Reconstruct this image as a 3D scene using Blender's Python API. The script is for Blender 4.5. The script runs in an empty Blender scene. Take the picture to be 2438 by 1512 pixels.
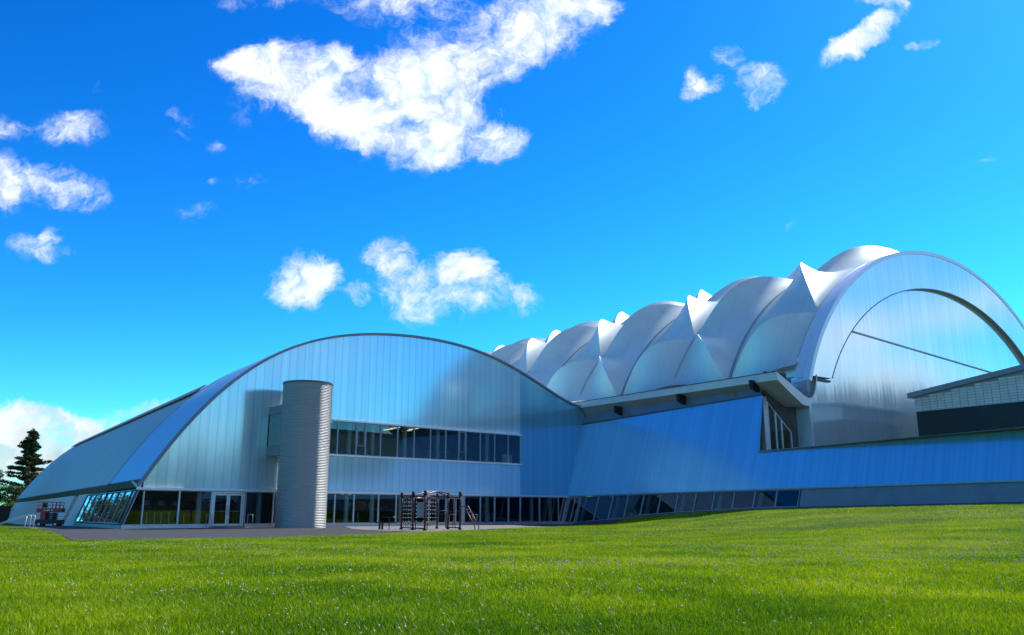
import bpy, math, random
import numpy as np
from mathutils import Vector, noise as mnoise

random.seed(7)
rng = np.random.default_rng(7)
S = bpy.context.scene
COL = S.collection
R = math.radians

# ------------------------------------------------------------------ camera, sky, sun, exposure
EYE = 0.82
cam_d = bpy.data.cameras.new('camera')
cam_d.sensor_width = 36.0
cam_d.lens = 2000.0 / 2437.0 * 36.0
cam_d.clip_end = 6000.0
cam_d.clip_start = 0.1
cam = bpy.data.objects.new('camera', cam_d)
COL.objects.link(cam)
cam.location = (0, 0, EYE)
cam.rotation_euler = (R(90) + math.atan(469.0 / 2000.0), 0, 0)
S.camera = cam

SUN_EL, SUN_AZ = R(46), R(50)          # azimuth measured from +Y towards +X
sd = Vector((math.cos(SUN_EL) * math.sin(SUN_AZ), math.cos(SUN_EL) * math.cos(SUN_AZ), math.sin(SUN_EL)))
sun_d = bpy.data.lights.new('sun', 'SUN')
sun_d.energy = 3.4
sun_d.angle = R(0.5)
sun_d.color = (1.0, 0.95, 0.86)
sun = bpy.data.objects.new('sun', sun_d)
COL.objects.link(sun)
sun.rotation_euler = sd.to_track_quat('Z', 'Y').to_euler()
sun.location = (60, 40, 80)

S.view_settings.view_transform = 'Standard'
S.view_settings.look = 'None'
S.view_settings.exposure = 0.85
S.view_settings.gamma = 1.0

# blobs of cloud: direction (x/y, z/y), half sizes, tilt, weight
CLOUDS = [(-0.286, 0.566, 0.083, 0.043, 10, 1), (-0.185, 0.533, 0.115, 0.058, 8, 1.25), (-0.115, 0.579, 0.061, 0.046, 0, 1), (-0.206, 0.495, 0.06, 0.036, 20, 0.9), (-0.342, 0.573, 0.055, 0.026, -8, 1), (-0.07, 0.495, 0.06, 0.051, 40, 1), (-0.107, 0.454, 0.051, 0.029, 10, 0.95), (-0.015, 0.459, 0.032, 0.026, 0, 0.85), (-0.343, 0.515, 0.025, 0.024, 30, 0.55), (0.006, 0.628, 0.067, 0.05, -20, 1), (0.068, 0.634, 0.062, 0.047, -30, 1), (-0.021, 0.579, 0.044, 0.034, -20, 0.8), (-0.145, 0.663, 0.107, 0.031, 5, 0.85), (0.113, 0.659, 0.039, 0.025, 0, 0.7), (-0.337, 0.669, 0.062, 0.014, 0, 0.5), (-0.258, 0.288, 0.042, 0.036, 0, 1.1), (-0.268, 0.27, 0.036, 0.016, 0, 0.7), (-0.234, 0.297, 0.021, 0.022, 30, 0.6), (-0.087, 0.272, 0.073, 0.041, -5, 1.2), (-0.153, 0.316, 0.032, 0.023, 0, 0.9), (-0.057, 0.307, 0.037, 0.025, -10, 0.8), (-0.191, 0.266, 0.022, 0.013, -10, 0.8), (0.011, 0.255, 0.024, 0.019, -20, 0.8), (-0.571, 0.487, 0.046, 0.021, -5, 0.85), (-0.573, 0.408, 0.061, 0.03, 8, 1), (-0.64, 0.413, 0.029, 0.037, 0, 0.9), (-0.589, 0.329, 0.045, 0.017, 5, 0.65), (-0.576, 0.347, 0.016, 0.012, 0, 0.5), (-0.652, 0.483, 0.027, 0.015, 0, 0.5), (-0.431, 0.492, 0.016, 0.025, -30, 0.55), (-0.385, 0.461, 0.015, 0.01, 0, 0.5), (-0.335, 0.409, 0.018, 0.014, 0, 0.5), (-0.396, 0.368, 0.026, 0.012, 0, 0.42), (-0.384, 0.412, 0.012, 0.006, 0, 0.35), (-0.532, 0.545, 0.011, 0.013, 0, 0.35), (0.284, 0.588, 0.02, 0.018, 20, 0.8), (0.237, 0.551, 0.018, 0.026, 10, 0.85), (0.271, 0.548, 0.025, 0.015, 0, 0.8), (0.327, 0.545, 0.032, 0.029, 10, 1.05), (0.469, 0.617, 0.07, 0.017, -33, 1.15), (0.502, 0.669, 0.034, 0.011, 0, 0.8), (0.434, 0.603, 0.033, 0.012, -30, 0.5), (0.548, 0.604, 0.023, 0.008, -8, 0.7), (0.607, 0.437, 0.013, 0.005, -15, 0.5), (0.347, 0.357, 0.017, 0.007, 0, 0.38), (-0.594, 0.117, 0.055, 0.018, -3, 1.0), (-0.543, 0.109, 0.055, 0.015, 8, 0.7), (-0.574, 0.08, 0.099, 0.011, 0, 0.9), (-0.507, 0.094, 0.055, 0.013, 10, 0.55), (-0.421, 0.132, 0.04, 0.009, -15, 0.4), (-0.581, 0.055, 0.099, 0.02, 0, 0.75), (-0.56, 0.098, 0.08, 0.028, 0, 1), (-0.50, 0.075, 0.07, 0.022, 6, 0.9), (-0.62, 0.06, 0.09, 0.03, 0, 1), (-0.45, 0.115, 0.06, 0.014, -12, 0.6)]


class NT:
    """small helper for node trees"""
    def __init__(self, nt):
        self.nt = nt
        nt.nodes.clear()

    def n(self, t, **kw):
        nd = self.nt.nodes.new(t)
        for k, v in kw.items():
            setattr(nd, k, v)
        return nd

    def l(self, a, b):
        self.nt.links.new(a, b)

    def put(self, sock, v):
        if isinstance(v, bpy.types.NodeSocket):
            self.l(v, sock)
        elif v is not None:
            sock.default_value = v

    def m(self, op, a, b=None, c=None, clamp=False):
        nd = self.n('ShaderNodeMath', operation=op, use_clamp=clamp)
        for i, v in enumerate((a, b, c)):
            self.put(nd.inputs[i], v)
        return nd.outputs[0]

    def vm(self, op, a, b=None):
        nd = self.n('ShaderNodeVectorMath', operation=op)
        self.put(nd.inputs[0], a)
        self.put(nd.inputs[1], b)
        return nd.outputs['Value'] if op in ('DOT_PRODUCT', 'LENGTH') else nd.outputs[0]

    def noise(self, vec, scale, detail=4.0, rough=0.55, dist=0.0, out='Fac', dim='3D'):
        nd = self.n('ShaderNodeTexNoise', noise_dimensions=dim)
        if vec is not None:
            self.l(vec, nd.inputs['Vector'])
        nd.inputs['Scale'].default_value = scale
        nd.inputs['Detail'].default_value = detail
        nd.inputs['Roughness'].default_value = rough
        nd.inputs['Distortion'].default_value = dist
        return nd.outputs[out]

    def rng(self, v, a, b, c=0.0, d=1.0, smooth=True):
        nd = self.n('ShaderNodeMapRange', interpolation_type='SMOOTHSTEP' if smooth else 'LINEAR')
        self.l(v, nd.inputs[0])
        for i, x in enumerate((a, b, c, d)):
            nd.inputs[i + 1].default_value = x
        return nd.outputs[0]

    def mix(self, f, a, b, blend='MIX'):
        nd = self.n('ShaderNodeMix', data_type='RGBA', blend_type=blend)
        self.put(nd.inputs[0], f)
        for i, v in ((6, a), (7, b)):
            if isinstance(v, tuple) and len(v) == 3:
                v = (*v, 1)
            self.put(nd.inputs[i], v)
        return nd.outputs[2]


world = bpy.data.worlds.new('World')
S.world = world
world.use_nodes = True


def build_world():
    t = NT(world.node_tree)
    tc = t.n('ShaderNodeTexCoord')
    d = tc.outputs['Generated']
    sky = t.n('ShaderNodeTexSky', sky_type='NISHITA', sun_disc=False)
    sky.sun_elevation = SUN_EL
    sky.sun_rotation = SUN_AZ
    sky.altitude = 100
    sky.air_density = 1.0
    sky.dust_density = 0.25
    sky.ozone_density = 2.2
    hs = t.n('ShaderNodeHueSaturation')
    hs.inputs['Saturation'].default_value = 1.4
    hs.inputs['Value'].default_value = 1.0
    t.l(sky.outputs[0], hs.inputs['Color'])
    sep = t.n('ShaderNodeSeparateXYZ')
    t.l(d, sep.inputs[0])
    skyc = t.mix(1.0, hs.outputs[0], (0.36, 1.22, 1.62), 'MULTIPLY')
    sr = t.n('ShaderNodeSeparateColor'); t.l(skyc, sr.inputs[0])
    cr = t.n('ShaderNodeCombineColor')
    for k, (pv, g) in enumerate(((1.15, 1.4), (4.35, 1.36), (9.2, 1.3))):
        v = t.m('MAXIMUM', t.m('DIVIDE', sr.outputs[k], pv), 0.0)
        t.l(t.m('MULTIPLY', t.m('POWER', v, g), pv), cr.inputs[k])
    skyc = cr.outputs[0]
    # cloud map on the view direction, (x/y, z/y)
    ay = t.m('MAXIMUM', sep.outputs[1], 0.02)
    u = t.m('DIVIDE', sep.outputs[0], ay)
    w = t.m('DIVIDE', sep.outputs[2], ay)
    cmb = t.n('ShaderNodeCombineXYZ')
    t.l(u, cmb.inputs[0]); t.l(w, cmb.inputs[1])
    uv0 = cmb.outputs[0]
    warp = t.noise(uv0, 9.0, 3.0, 0.5, 0.0, 'Color')
    wv = t.vm('MULTIPLY', t.vm('SUBTRACT', warp, (0.5, 0.5, 0.5)), (0.05, 0.045, 0.0))
    warp2 = t.noise(uv0, 34.0, 4.0, 0.6, 0.0, 'Color')
    wv2 = t.vm('MULTIPLY', t.vm('SUBTRACT', warp2, (0.5, 0.5, 0.5)), (0.030, 0.026, 0.0))
    uv = t.vm('ADD', t.vm('ADD', uv0, wv), wv2)
    acc = None
    for (cu, cw, a, b, rot, wt) in CLOUDS:
        mp = t.n('ShaderNodeMapping', vector_type='TEXTURE')
        t.l(uv, mp.inputs[0])
        mp.inputs[1].default_value = (cu, cw, 0)
        mp.inputs[2].default_value = (0, 0, R(-rot))
        mp.inputs[3].default_value = (a * 1.3, b * 1.32, 1)
        r2 = t.vm('DOT_PRODUCT', mp.outputs[0], mp.outputs[0])
        mm = t.m('MULTIPLY_ADD', r2, -wt, wt, clamp=True)
        acc = mm if acc is None else t.m('ADD', acc, mm)
    acc = t.m('MINIMUM', acc, 1.35)
    n1 = t.noise(uv, 17.0, 9.0, 0.62, 0.35)
    n2 = t.noise(uv, 55.0, 7.0, 0.7, 1.2)
    n0 = t.noise(uv, 7.0, 3.0, 0.5, 0.4)
    acc2 = t.m('ADD', acc, t.m('MULTIPLY', t.m('SUBTRACT', n0, 0.5), 1.6))
    nn = t.m('ADD', t.m('MULTIPLY', t.m('SUBTRACT', n1, 0.5), 3.0), t.m('MULTIPLY', t.m('SUBTRACT', n2, 0.5), 1.5))
    dens = t.m('ADD', t.m('MULTIPLY', acc2, 0.98), nn)
    dens = t.m('SUBTRACT', dens, 0.0)
    gate = t.rng(acc, 0.0, 0.6)
    front = t.rng(sep.outputs[1], 0.3, 0.45)
    cf = t.m('MULTIPLY', t.m('MULTIPLY', t.rng(dens, 0.05, 1.75), gate), front)
    # unseen cumulus added overhead and behind the camera to whiten the ambient light
    sc = t.vm('MULTIPLY', d, (2.2, 2.2, 6.5))
    gn = t.noise(sc, 1.5, 8.0, 0.58, 0.3)
    away = t.m('MAXIMUM', t.m('MULTIPLY', t.m('SUBTRACT', 1.0, front), t.rng(sep.outputs[0], -0.75, -0.2)), t.rng(sep.outputs[2], 0.68, 0.80))
    low = t.rng(sep.outputs[2], -0.1, 0.02)
    band = t.m('MULTIPLY', t.rng(sep.outputs[2], 0.08, 0.2), t.rng(sep.outputs[2], 0.48, 0.28))
    gn = t.m('ADD', gn, t.m('MULTIPLY', band, 0.06))
    cg = t.m('MULTIPLY', t.m('MULTIPLY', t.rng(gn, 0.475, 0.70), away), low)
    cov = t.m('ADD', cf, cg, clamp=True)
    # cloud body: white tops, soft blue grey where thin or turned from the sun
    off = t.vm('ADD', uv, (0.012, 0.02, 0.0))
    n3 = t.noise(off, 17.0, 6.0, 0.6, 0.35)
    lit = t.rng(t.m('SUBTRACT', n1, n3), -0.2, 0.05)
    lowc = t.rng(w, 0.2, 0.08)
    ccol = t.mix(lit, (5.0, 6.3, 6.7), (7.6, 8.0, 8.0))
    ccol = t.mix(t.m('MULTIPLY', lowc, t.rng(n0, 0.35, 0.62, 0.95, 0.25)), ccol, (3.2, 4.1, 4.7))
    fin = t.mix(cov, skyc, ccol)
    bg = t.n('ShaderNodeBackground')
    t.l(fin, bg.inputs[0])
    bg.inputs[1].default_value = 0.08
    out = t.n('ShaderNodeOutputWorld')
    t.l(bg.outputs[0], out.inputs[0])
    world.cycles.sampling_method = 'MANUAL'
    world.cycles.sample_map_resolution = 512


build_world()

# ------------------------------------------------------------------ mesh helpers


class MB:
    def __init__(self):
        self.v = []; self.f = []; self.uv = {}; self.sm = set()

    def vert(self, p):
        self.v.append((float(p[0]), float(p[1]), float(p[2])))
        return len(self.v) - 1

    def face(self, pts, uv=None, smooth=False):
        i = [self.vert(p) for p in pts]
        self.f.append(i)
        if uv:
            self.uv[len(self.f) - 1] = uv
        if smooth:
            self.sm.add(len(self.f) - 1)

    def hexa(self, c):
        """8 corners: bottom 4 ccw, top 4 ccw"""
        b = len(self.v)
        for p in c:
            self.vert(p)
        for q in ((0, 3, 2, 1), (4, 5, 6, 7), (0, 1, 5, 4), (1, 2, 6, 5), (2, 3, 7, 6), (3, 0, 4, 7)):
            self.f.append([b + k for k in q])

    def box(self, o, ex, ey, ez):
        o, ex, ey, ez = (np.array(q, float) for q in (o, ex, ey, ez))
        self.hexa([o, o + ex, o + ex + ey, o + ey, o + ez, o + ex + ez, o + ex + ey + ez, o + ey + ez])

    def cbox(self, c, sx, sy, sz, rz=0.0):
        ca, sa = math.cos(rz), math.sin(rz)
        ex = np.array((ca, sa, 0)) * sx; ey = np.array((-sa, ca, 0)) * sy; ez = np.array((0, 0, sz))
        self.box(np.array(c, float) - ex / 2 - ey / 2, ex, ey, ez)

    def bar(self, a, b, w, h, up=(0, 0, 1)):
        """box beam from a to b"""
        a, b, up = np.array(a, float), np.array(b, float), np.array(up, float)
        d = b - a; d /= np.linalg.norm(d)
        x = np.cross(d, up)
        if np.linalg.norm(x) < 1e-4:
            x = np.cross(d, (1, 0, 0))
        x /= np.linalg.norm(x)
        y = np.cross(x, d)
        x *= w / 2; y *= h / 2
        self.hexa([a - x - y, a + x - y, b + x - y, b - x - y, a - x + y, a + x + y, b + x + y, b - x + y])

    def tube(self, pts, r, n=8, cap=True, smooth=True):
        pts = [np.array(p, float) for p in pts]
        rr = r if hasattr(r, '__len__') else [r] * len(pts)
        rings = []
        px = None
        for i, p in enumerate(pts):
            d = pts[min(i + 1, len(pts) - 1)] - pts[max(i - 1, 0)]
            d /= (np.linalg.norm(d) + 1e-9)
            if px is None:
                px = np.cross(d, (0, 0, 1.0))
                if np.linalg.norm(px) < 1e-3:
                    px = np.cross(d, (1.0, 0, 0))
            px = px - d * np.dot(px, d); px /= (np.linalg.norm(px) + 1e-9)
            py = np.cross(d, px)
            rings.append([self.vert(p + rr[i] * (math.cos(a) * px + math.sin(a) * py)) for a in np.arange(n) * 2 * math.pi / n])
        for i in range(len(rings) - 1):
            for k in range(n):
                self.f.append([rings[i][k], rings[i][(k + 1) % n], rings[i + 1][(k + 1) % n], rings[i + 1][k]])
                if smooth:
                    self.sm.add(len(self.f) - 1)
        if cap:
            self.f.append(rings[0][::-1]); self.f.append(rings[-1])

    def grid(self, P, uv=None, smooth=True, flip=False):
        """P: array (n, m, 3)"""
        n, m = P.shape[:2]
        b = len(self.v)
        self.v.extend([tuple(map(float, q)) for q in P.reshape(-1, 3)])
        for i in range(n - 1):
            for j in range(m - 1):
                q = [b + i * m + j, b + (i + 1) * m + j, b + (i + 1) * m + j + 1, b + i * m + j + 1]
                idx = [(i, j), (i + 1, j), (i + 1, j + 1), (i, j + 1)]
                if flip:
                    q = q[::-1]; idx = idx[::-1]
                self.f.append(q)
                if uv is not None:
                    self.uv[len(self.f) - 1] = [tuple(map(float, uv[a][c])) for a, c in idx]
                if smooth:
                    self.sm.add(len(self.f) - 1)

    def build(self, name, mat, parent=None, kind=None):
        me = bpy.data.meshes.new(name)
        off = np.zeros(3)
        p = parent
        while p is not None:
            off = off + np.array(p.location); p = p.parent
        v = np.array(self.v, float) - off
        me.from_pydata(v.tolist(), [], self.f)
        if self.uv:
            ul = me.uv_layers.new(name='UVMap')
            data = np.zeros(len(me.loops) * 2)
            for fi, coords in self.uv.items():
                ls = me.polygons[fi].loop_start
                for k, c in enumerate(coords):
                    data[(ls + k) * 2:(ls + k) * 2 + 2] = c
            ul.data.foreach_set('uv', data)
        if self.sm:
            fl = np.zeros(len(me.polygons), bool)
            fl[list(self.sm)] = True
            me.polygons.foreach_set('use_smooth', fl)
        if mat is not None:
            me.materials.append(mat)
        o = bpy.data.objects.new(name, me)
        COL.objects.link(o)
        if parent is not None:
            o.parent = parent
        if kind:
            o['kind'] = kind
        return o


def thing(name, label, cat, loc=(0, 0, 0), group=None):
    o = bpy.data.objects.new(name, None)
    o.empty_display_size = 0.3
    COL.objects.link(o)
    o.location = loc
    o['label'] = label; o['category'] = cat
    if group:
        o['group'] = group
    return o


def copy_tree(o, parent=None):
    c = o.copy(); COL.objects.link(c)
    if parent is not None:
        c.parent = parent
    for ch in list(o.children):
        copy_tree(ch, c)
    return c


# ------------------------------------------------------------------ materials


def pbr(name, col, rough=0.5, metal=0.0, spec=0.5, nscale=None, namt=0.15, bump=0.0, coat=0.0):
    m = bpy.data.materials.new(name); m.use_nodes = True
    t = NT(m.node_tree)
    b = t.n('ShaderNodeBsdfPrincipled'); o = t.n('ShaderNodeOutputMaterial')
    t.l(b.outputs[0], o.inputs[0])
    b.inputs['Base Color'].default_value = (*col, 1)
    b.inputs['Roughness'].default_value = rough
    b.inputs['Metallic'].default_value = metal
    b.inputs['Specular IOR Level'].default_value = spec
    b.inputs['Coat Weight'].default_value = coat
    if nscale:
        tc = t.n('ShaderNodeTexCoord')
        f = t.noise(tc.outputs['Object'], nscale, 5, 0.6)
        lo = tuple(c * (1 - namt) for c in col); hi = tuple(min(1, c * (1 + namt)) for c in col)
        t.l(t.mix(t.rng(f, 0.3, 0.7), lo, hi), b.inputs['Base Color'])
        t.l(t.rng(f, 0.25, 0.75, rough * 0.85, min(1, rough * 1.15)), b.inputs['Roughness'])
        if bump:
            bp = t.n('ShaderNodeBump'); bp.inputs['Strength'].default_value = bump; bp.inputs['Distance'].default_value = 0.02
            t.l(f, bp.inputs['Height']); t.l(bp.outputs[0], b.inputs['Normal'])
    return m


def polycarb(name, base, metal, rough, mod, tilt, joint=0.35, flute=0.012, hline=None):
    """multiwall sheet: upright joints every `mod` metres of UV.x, each sheet tilted by a hair"""
    m = bpy.data.materials.new(name); m.use_nodes = True
    t = NT(m.node_tree)
    b = t.n('ShaderNodeBsdfPrincipled'); o = t.n('ShaderNodeOutputMaterial')
    t.l(b.outputs[0], o.inputs[0])
    uv = t.n('ShaderNodeUVMap'); uv.uv_map = 'UVMap'
    sp = t.n('ShaderNodeSeparateXYZ'); t.l(uv.outputs[0], sp.inputs[0])
    s, z = sp.outputs[0], sp.outputs[1]
    q = t.m('DIVIDE', s, mod)
    cell = t.m('FLOOR', q)
    fr = t.m('SUBTRACT', q, cell)
    edge = t.m('ABSOLUTE', t.m('SUBTRACT', fr, 0.5))
    jl = t.rng(edge, 0.5 - 0.05 / mod, 0.5)              # narrow joint
    jw = t.rng(edge, 0.30, 0.5)                           # denser webs near the joint
    cv = t.n('ShaderNodeCombineXYZ'); t.l(cell, cv.inputs[0])
    wn = t.n('ShaderNodeTexWhiteNoise', noise_dimensions='3D'); t.l(cv.outputs[0], wn.inputs['Vector'])
    # fine flutes
    fq = t.m('MULTIPLY', s, mod / 0.68 / (mod / 3))
    fcell = t.m('FLOOR', fq)
    fv = t.n('ShaderNodeCombineXYZ'); t.l(fcell, fv.inputs[0])
    wf = t.n('ShaderNodeTexWhiteNoise', noise_dimensions='3D'); t.l(fv.outputs[0], wf.inputs['Vector'])
    cm = t.n('ShaderNodeCombineXYZ'); t.l(t.m('MULTIPLY', s, 0.8), cm.inputs[0]); t.l(t.m('MULTIPLY', z, 0.05), cm.inputs[1])
    dirt = t.noise(cm.outputs[0], 3.0, 5, 0.6)
    lo = tuple(c * 0.88 for c in base); hi = tuple(min(1, c * 1.08) for c in base)
    c1 = t.mix(t.m('ADD', t.m('MULTIPLY', wn.outputs['Value'], 0.45), t.m('MULTIPLY', dirt, 0.55)), lo, hi)
    dark = tuple(c * 0.45 for c in base)
    c2 = t.mix(t.m('MULTIPLY', jw, joint * 0.35), c1, dark)
    c2 = t.mix(t.m('MULTIPLY', jl, joint), c2, dark)
    if hline:
        hq = t.m('DIVIDE', z, hline)
        hf = t.m('ABSOLUTE', t.m('SUBTRACT', t.m('FRACT', hq), 0.5))
        c2 = t.mix(t.m('MULTIPLY', t.rng(hf, 0.5 - 0.06 / hline, 0.5), 0.35), c2, hi)
    c2 = t.mix(t.m('MULTIPLY', wf.outputs['Value'], 0.16), c2, dark)
    t.l(c2, b.inputs['Base Color'])
    b.inputs['Metallic'].default_value = metal
    b.inputs['Roughness'].default_value = rough
    # every sheet and flute leans a little differently
    ge = t.n('ShaderNodeNewGeometry')
    dz = t.m('ADD', t.m('MULTIPLY', t.m('SUBTRACT', wn.outputs['Value'], 0.5), tilt),
             t.m('MULTIPLY', t.m('SUBTRACT', wf.outputs['Value'], 0.5), flute))
    low = t.noise(uv.outputs[0], 0.35, 2, 0.5)
    dz = t.m('ADD', dz, t.m('MULTIPLY', t.m('SUBTRACT', low, 0.5), tilt * 0.8))
    cz = t.n('ShaderNodeCombineXYZ'); t.l(dz, cz.inputs[2])
    nn = t.vm('NORMALIZE', t.vm('ADD', ge.outputs['Normal'], cz.outputs[0]))
    t.l(nn, b.inputs['Normal'])
    return m


def glass(name, tint=(0.62, 0.74, 0.74), k=2.2, base=0.03):
    m = bpy.data.materials.new(name); m.use_nodes = True
    t = NT(m.node_tree)
    tr = t.n('ShaderNodeBsdfTransparent'); tr.inputs[0].default_value = (*tint, 1)
    gl = t.n('ShaderNodeBsdfGlossy'); gl.inputs['Roughness'].default_value = 0.01
    gl.inputs['Color'].default_value = (0.92, 0.96, 1, 1)
    fr = t.n('ShaderNodeFresnel'); fr.inputs[0].default_value = 1.5
    f = t.m('MULTIPLY_ADD', fr.outputs[0], k, base, clamp=True)
    mx = t.n('ShaderNodeMixShader'); o = t.n('ShaderNodeOutputMaterial')
    t.l(f, mx.inputs[0]); t.l(tr.outputs[0], mx.inputs[1]); t.l(gl.outputs[0], mx.inputs[2])
    t.l(mx.outputs[0], o.inputs[0])
    return m


def emit(name, col, s):
    m = bpy.data.materials.new(name); m.use_nodes = True
    t = NT(m.node_tree)
    e = t.n('ShaderNodeEmission'); e.inputs[0].default_value = (*col, 1); e.inputs[1].default_value = s
    o = t.n('ShaderNodeOutputMaterial'); t.l(e.outputs[0], o.inputs[0])
    return m


def leafy(name, lo, hi, nscale, trans=0.35, attr=None, spec=0.25):
    m = bpy.data.materials.new(name); m.use_nodes = True
    t = NT(m.node_tree)
    tc = t.n('ShaderNodeTexCoord')
    f = t.noise(tc.outputs['Object'], nscale, 4, 0.6)
    f = t.rng(f, 0.3, 0.7)
    if attr:
        at = t.n('ShaderNodeAttribute'); at.attribute_name = attr
        f = t.m('ADD', t.m('MULTIPLY', f, 0.5), t.m('MULTIPLY', at.outputs['Fac'], 0.5))
    c = t.mix(f, lo, hi)
    d = t.n('ShaderNodeBsdfPrincipled'); d.inputs['Roughness'].default_value = 0.45
    d.inputs['Specular IOR Level'].default_value = spec
    tr = t.n('ShaderNodeBsdfTranslucent')
    t.l(c, d.inputs['Base Color']); t.l(c, tr.inputs[0])
    mx = t.n('ShaderNodeMixShader'); mx.inputs[0].default_value = trans
    t.l(d.outputs[0], mx.inputs[1]); t.l(tr.outputs[0], mx.inputs[2])
    o = t.n('ShaderNodeOutputMaterial'); t.l(mx.outputs[0], o.inputs[0])
    return m


def fabric():
    """silver coated roof fabric: satin, a little daylight comes through; faint seams and dirt"""
    m = bpy.data.materials.new('membrane_fabric'); m.use_nodes = True
    t = NT(m.node_tree)
    tc = t.n('ShaderNodeTexCoord')
    f = t.noise(tc.outputs['Object'], 0.35, 5, 0.6)
    sv = t.vm('MULTIPLY', tc.outputs['Object'], (1.2, 1.2, 0.12))
    st = t.noise(sv, 1.0, 5, 0.65)
    c = t.mix(t.rng(f, 0.3, 0.7), (0.74, 0.81, 0.74), (0.82, 0.88, 0.80))
    c = t.mix(t.rng(st, 0.5, 0.75, 0, 0.22), c, (0.42, 0.44, 0.44))
    uv = t.n('ShaderNodeUVMap'); uv.uv_map = 'UVMap'
    sp = t.n('ShaderNodeSeparateXYZ'); t.l(uv.outputs[0], sp.inputs[0])
    fr = t.m('ABSOLUTE', t.m('SUBTRACT', t.m('FRACT', t.m('DIVIDE', sp.outputs[0], 1.75)), 0.5))
    c = t.mix(t.rng(fr, 0.47, 0.5, 0, 0.22), c, (0.4, 0.42, 0.42))
    b = t.n('ShaderNodeBsdfPrincipled')
    t.l(c, b.inputs['Base Color'])
    b.inputs['Roughness'].default_value = 0.42; b.inputs['Metallic'].default_value = 0.5
    tr = t.n('ShaderNodeBsdfTranslucent'); tr.inputs[0].default_value = (0.75, 0.78, 0.76, 1)
    mx = t.n('ShaderNodeMixShader'); mx.inputs[0].default_value = 0.17
    t.l(b.outputs[0], mx.inputs[1]); t.l(tr.outputs[0], mx.inputs[2])
    o = t.n('ShaderNodeOutputMaterial'); t.l(mx.outputs[0], o.inputs[0])
    return m


M = {}
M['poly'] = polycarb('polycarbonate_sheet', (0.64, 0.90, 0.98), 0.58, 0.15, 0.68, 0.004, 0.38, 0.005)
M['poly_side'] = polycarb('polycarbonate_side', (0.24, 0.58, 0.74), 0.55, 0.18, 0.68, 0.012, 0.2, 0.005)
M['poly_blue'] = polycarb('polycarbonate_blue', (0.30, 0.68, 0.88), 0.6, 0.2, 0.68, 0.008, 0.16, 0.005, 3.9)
M['poly_end'] = polycarb('polycarbonate_end', (0.84, 0.96, 1.0), 0.68, 0.12, 1.2, 0.007, 0.10, 0.009)
M['membrane'] = fabric()
M['roof_grey'] = pbr('grey_roof_membrane', (0.43, 0.45, 0.40), 0.5, 0.1, 0.4, 0.25, 0.10)
M['ribbed'] = pbr('ribbed_metal', (0.55, 0.90, 0.92), 0.35, 0.65, 0.5)
M['flash'] = pbr('grey_flashing', (0.33, 0.36, 0.39), 0.45, 0.4, 0.5, 3.0, 0.15)
M['alu'] = pbr('aluminium', (0.62, 0.65, 0.68), 0.35, 0.6, 0.5, 4.0, 0.08)
M['alu_white'] = pbr('white_aluminium', (0.78, 0.80, 0.82), 0.35, 0.3, 0.5, 4.0, 0.05)
M['frame'] = pbr('window_frame_grey', (0.30, 0.34, 0.37), 0.4, 0.5, 0.5, 6.0, 0.08)
M['dark_trim'] = pbr('dark_trim', (0.07, 0.085, 0.10), 0.4, 0.3, 0.5, 5.0, 0.1)
M['corr'] = pbr('galvanised_steel', (0.45, 0.465, 0.46), 0.5, 0.85, 0.5)
M['white_render'] = pbr('white_render', (0.62, 0.60, 0.55), 0.7, 0, 0.3, 1.2, 0.06, 0.05)
M['fascia'] = pbr('cream_fascia', (0.72, 0.71, 0.66), 0.5, 0, 0.4, 0.8, 0.05)
M['soffit'] = pbr('soffit_board', (0.34, 0.32, 0.27), 0.7, 0, 0.3, 1.0, 0.08)
M['dark_soffit'] = pbr('dark_soffit', (0.06, 0.065, 0.06), 0.6, 0, 0.4, 1.0, 0.2)
M['base_wall'] = pbr('slate_blue_panel', (0.22, 0.24, 0.25), 0.5, 0.1, 0.4, 0.8, 0.08, 0.03)
M['upstand'] = pbr('grey_upstand', (0.20, 0.23, 0.26), 0.5, 0.2, 0.4, 1.0, 0.08)
M['black'] = pbr('black_cladding', (0.012, 0.012, 0.014), 0.45, 0, 0.4, 1.0, 0.2)
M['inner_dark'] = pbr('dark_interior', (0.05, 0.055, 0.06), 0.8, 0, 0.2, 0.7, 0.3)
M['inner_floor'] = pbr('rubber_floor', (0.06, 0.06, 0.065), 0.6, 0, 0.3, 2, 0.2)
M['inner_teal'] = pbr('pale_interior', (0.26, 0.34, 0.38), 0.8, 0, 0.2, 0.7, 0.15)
M['column'] = pbr('column_paint', (0.62, 0.70, 0.68), 0.55, 0, 0.3, 2, 0.05)
M['glass'] = glass('window_glass')
M['glass_dark'] = glass('window_glass_dark', (0.35, 0.45, 0.5), 1.3, 0.02)
M['mirror_glass'] = glass('reflective_glass', (0.25, 0.32, 0.36), 5.5, 0.32)
M['tile'] = pbr('pale_tile', (0.56, 0.55, 0.46), 0.35, 0, 0.5, 1.2, 0.12)
M['grout'] = pbr('tile_joint', (0.24, 0.25, 0.24), 0.7)
M['asphalt'] = pbr('asphalt', (0.06, 0.06, 0.06), 0.9, 0, 0.2, 1.6, 0.25, 0.2)
M['paving'] = pbr('pale_paving', (0.22, 0.205, 0.18), 0.85, 0, 0.2, 1.2, 0.2, 0.15)
M['maroon'] = pbr('maroon_paint', (0.055, 0.012, 0.022), 0.28, 0.2, 0.5, 6, 0.2)
M['black_rubber'] = pbr('black_rubber', (0.015, 0.015, 0.017), 0.6, 0, 0.4, 6, 0.2)
M['lift_red'] = pbr('red_paint', (0.36, 0.02, 0.05), 0.4, 0, 0.5, 6, 0.15)
M['lift_dark'] = pbr('dark_steel', (0.03, 0.03, 0.035), 0.5, 0.5, 0.5, 6, 0.2)
M['white_plastic'] = pbr('white_plastic', (0.75, 0.76, 0.76), 0.4)
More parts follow.
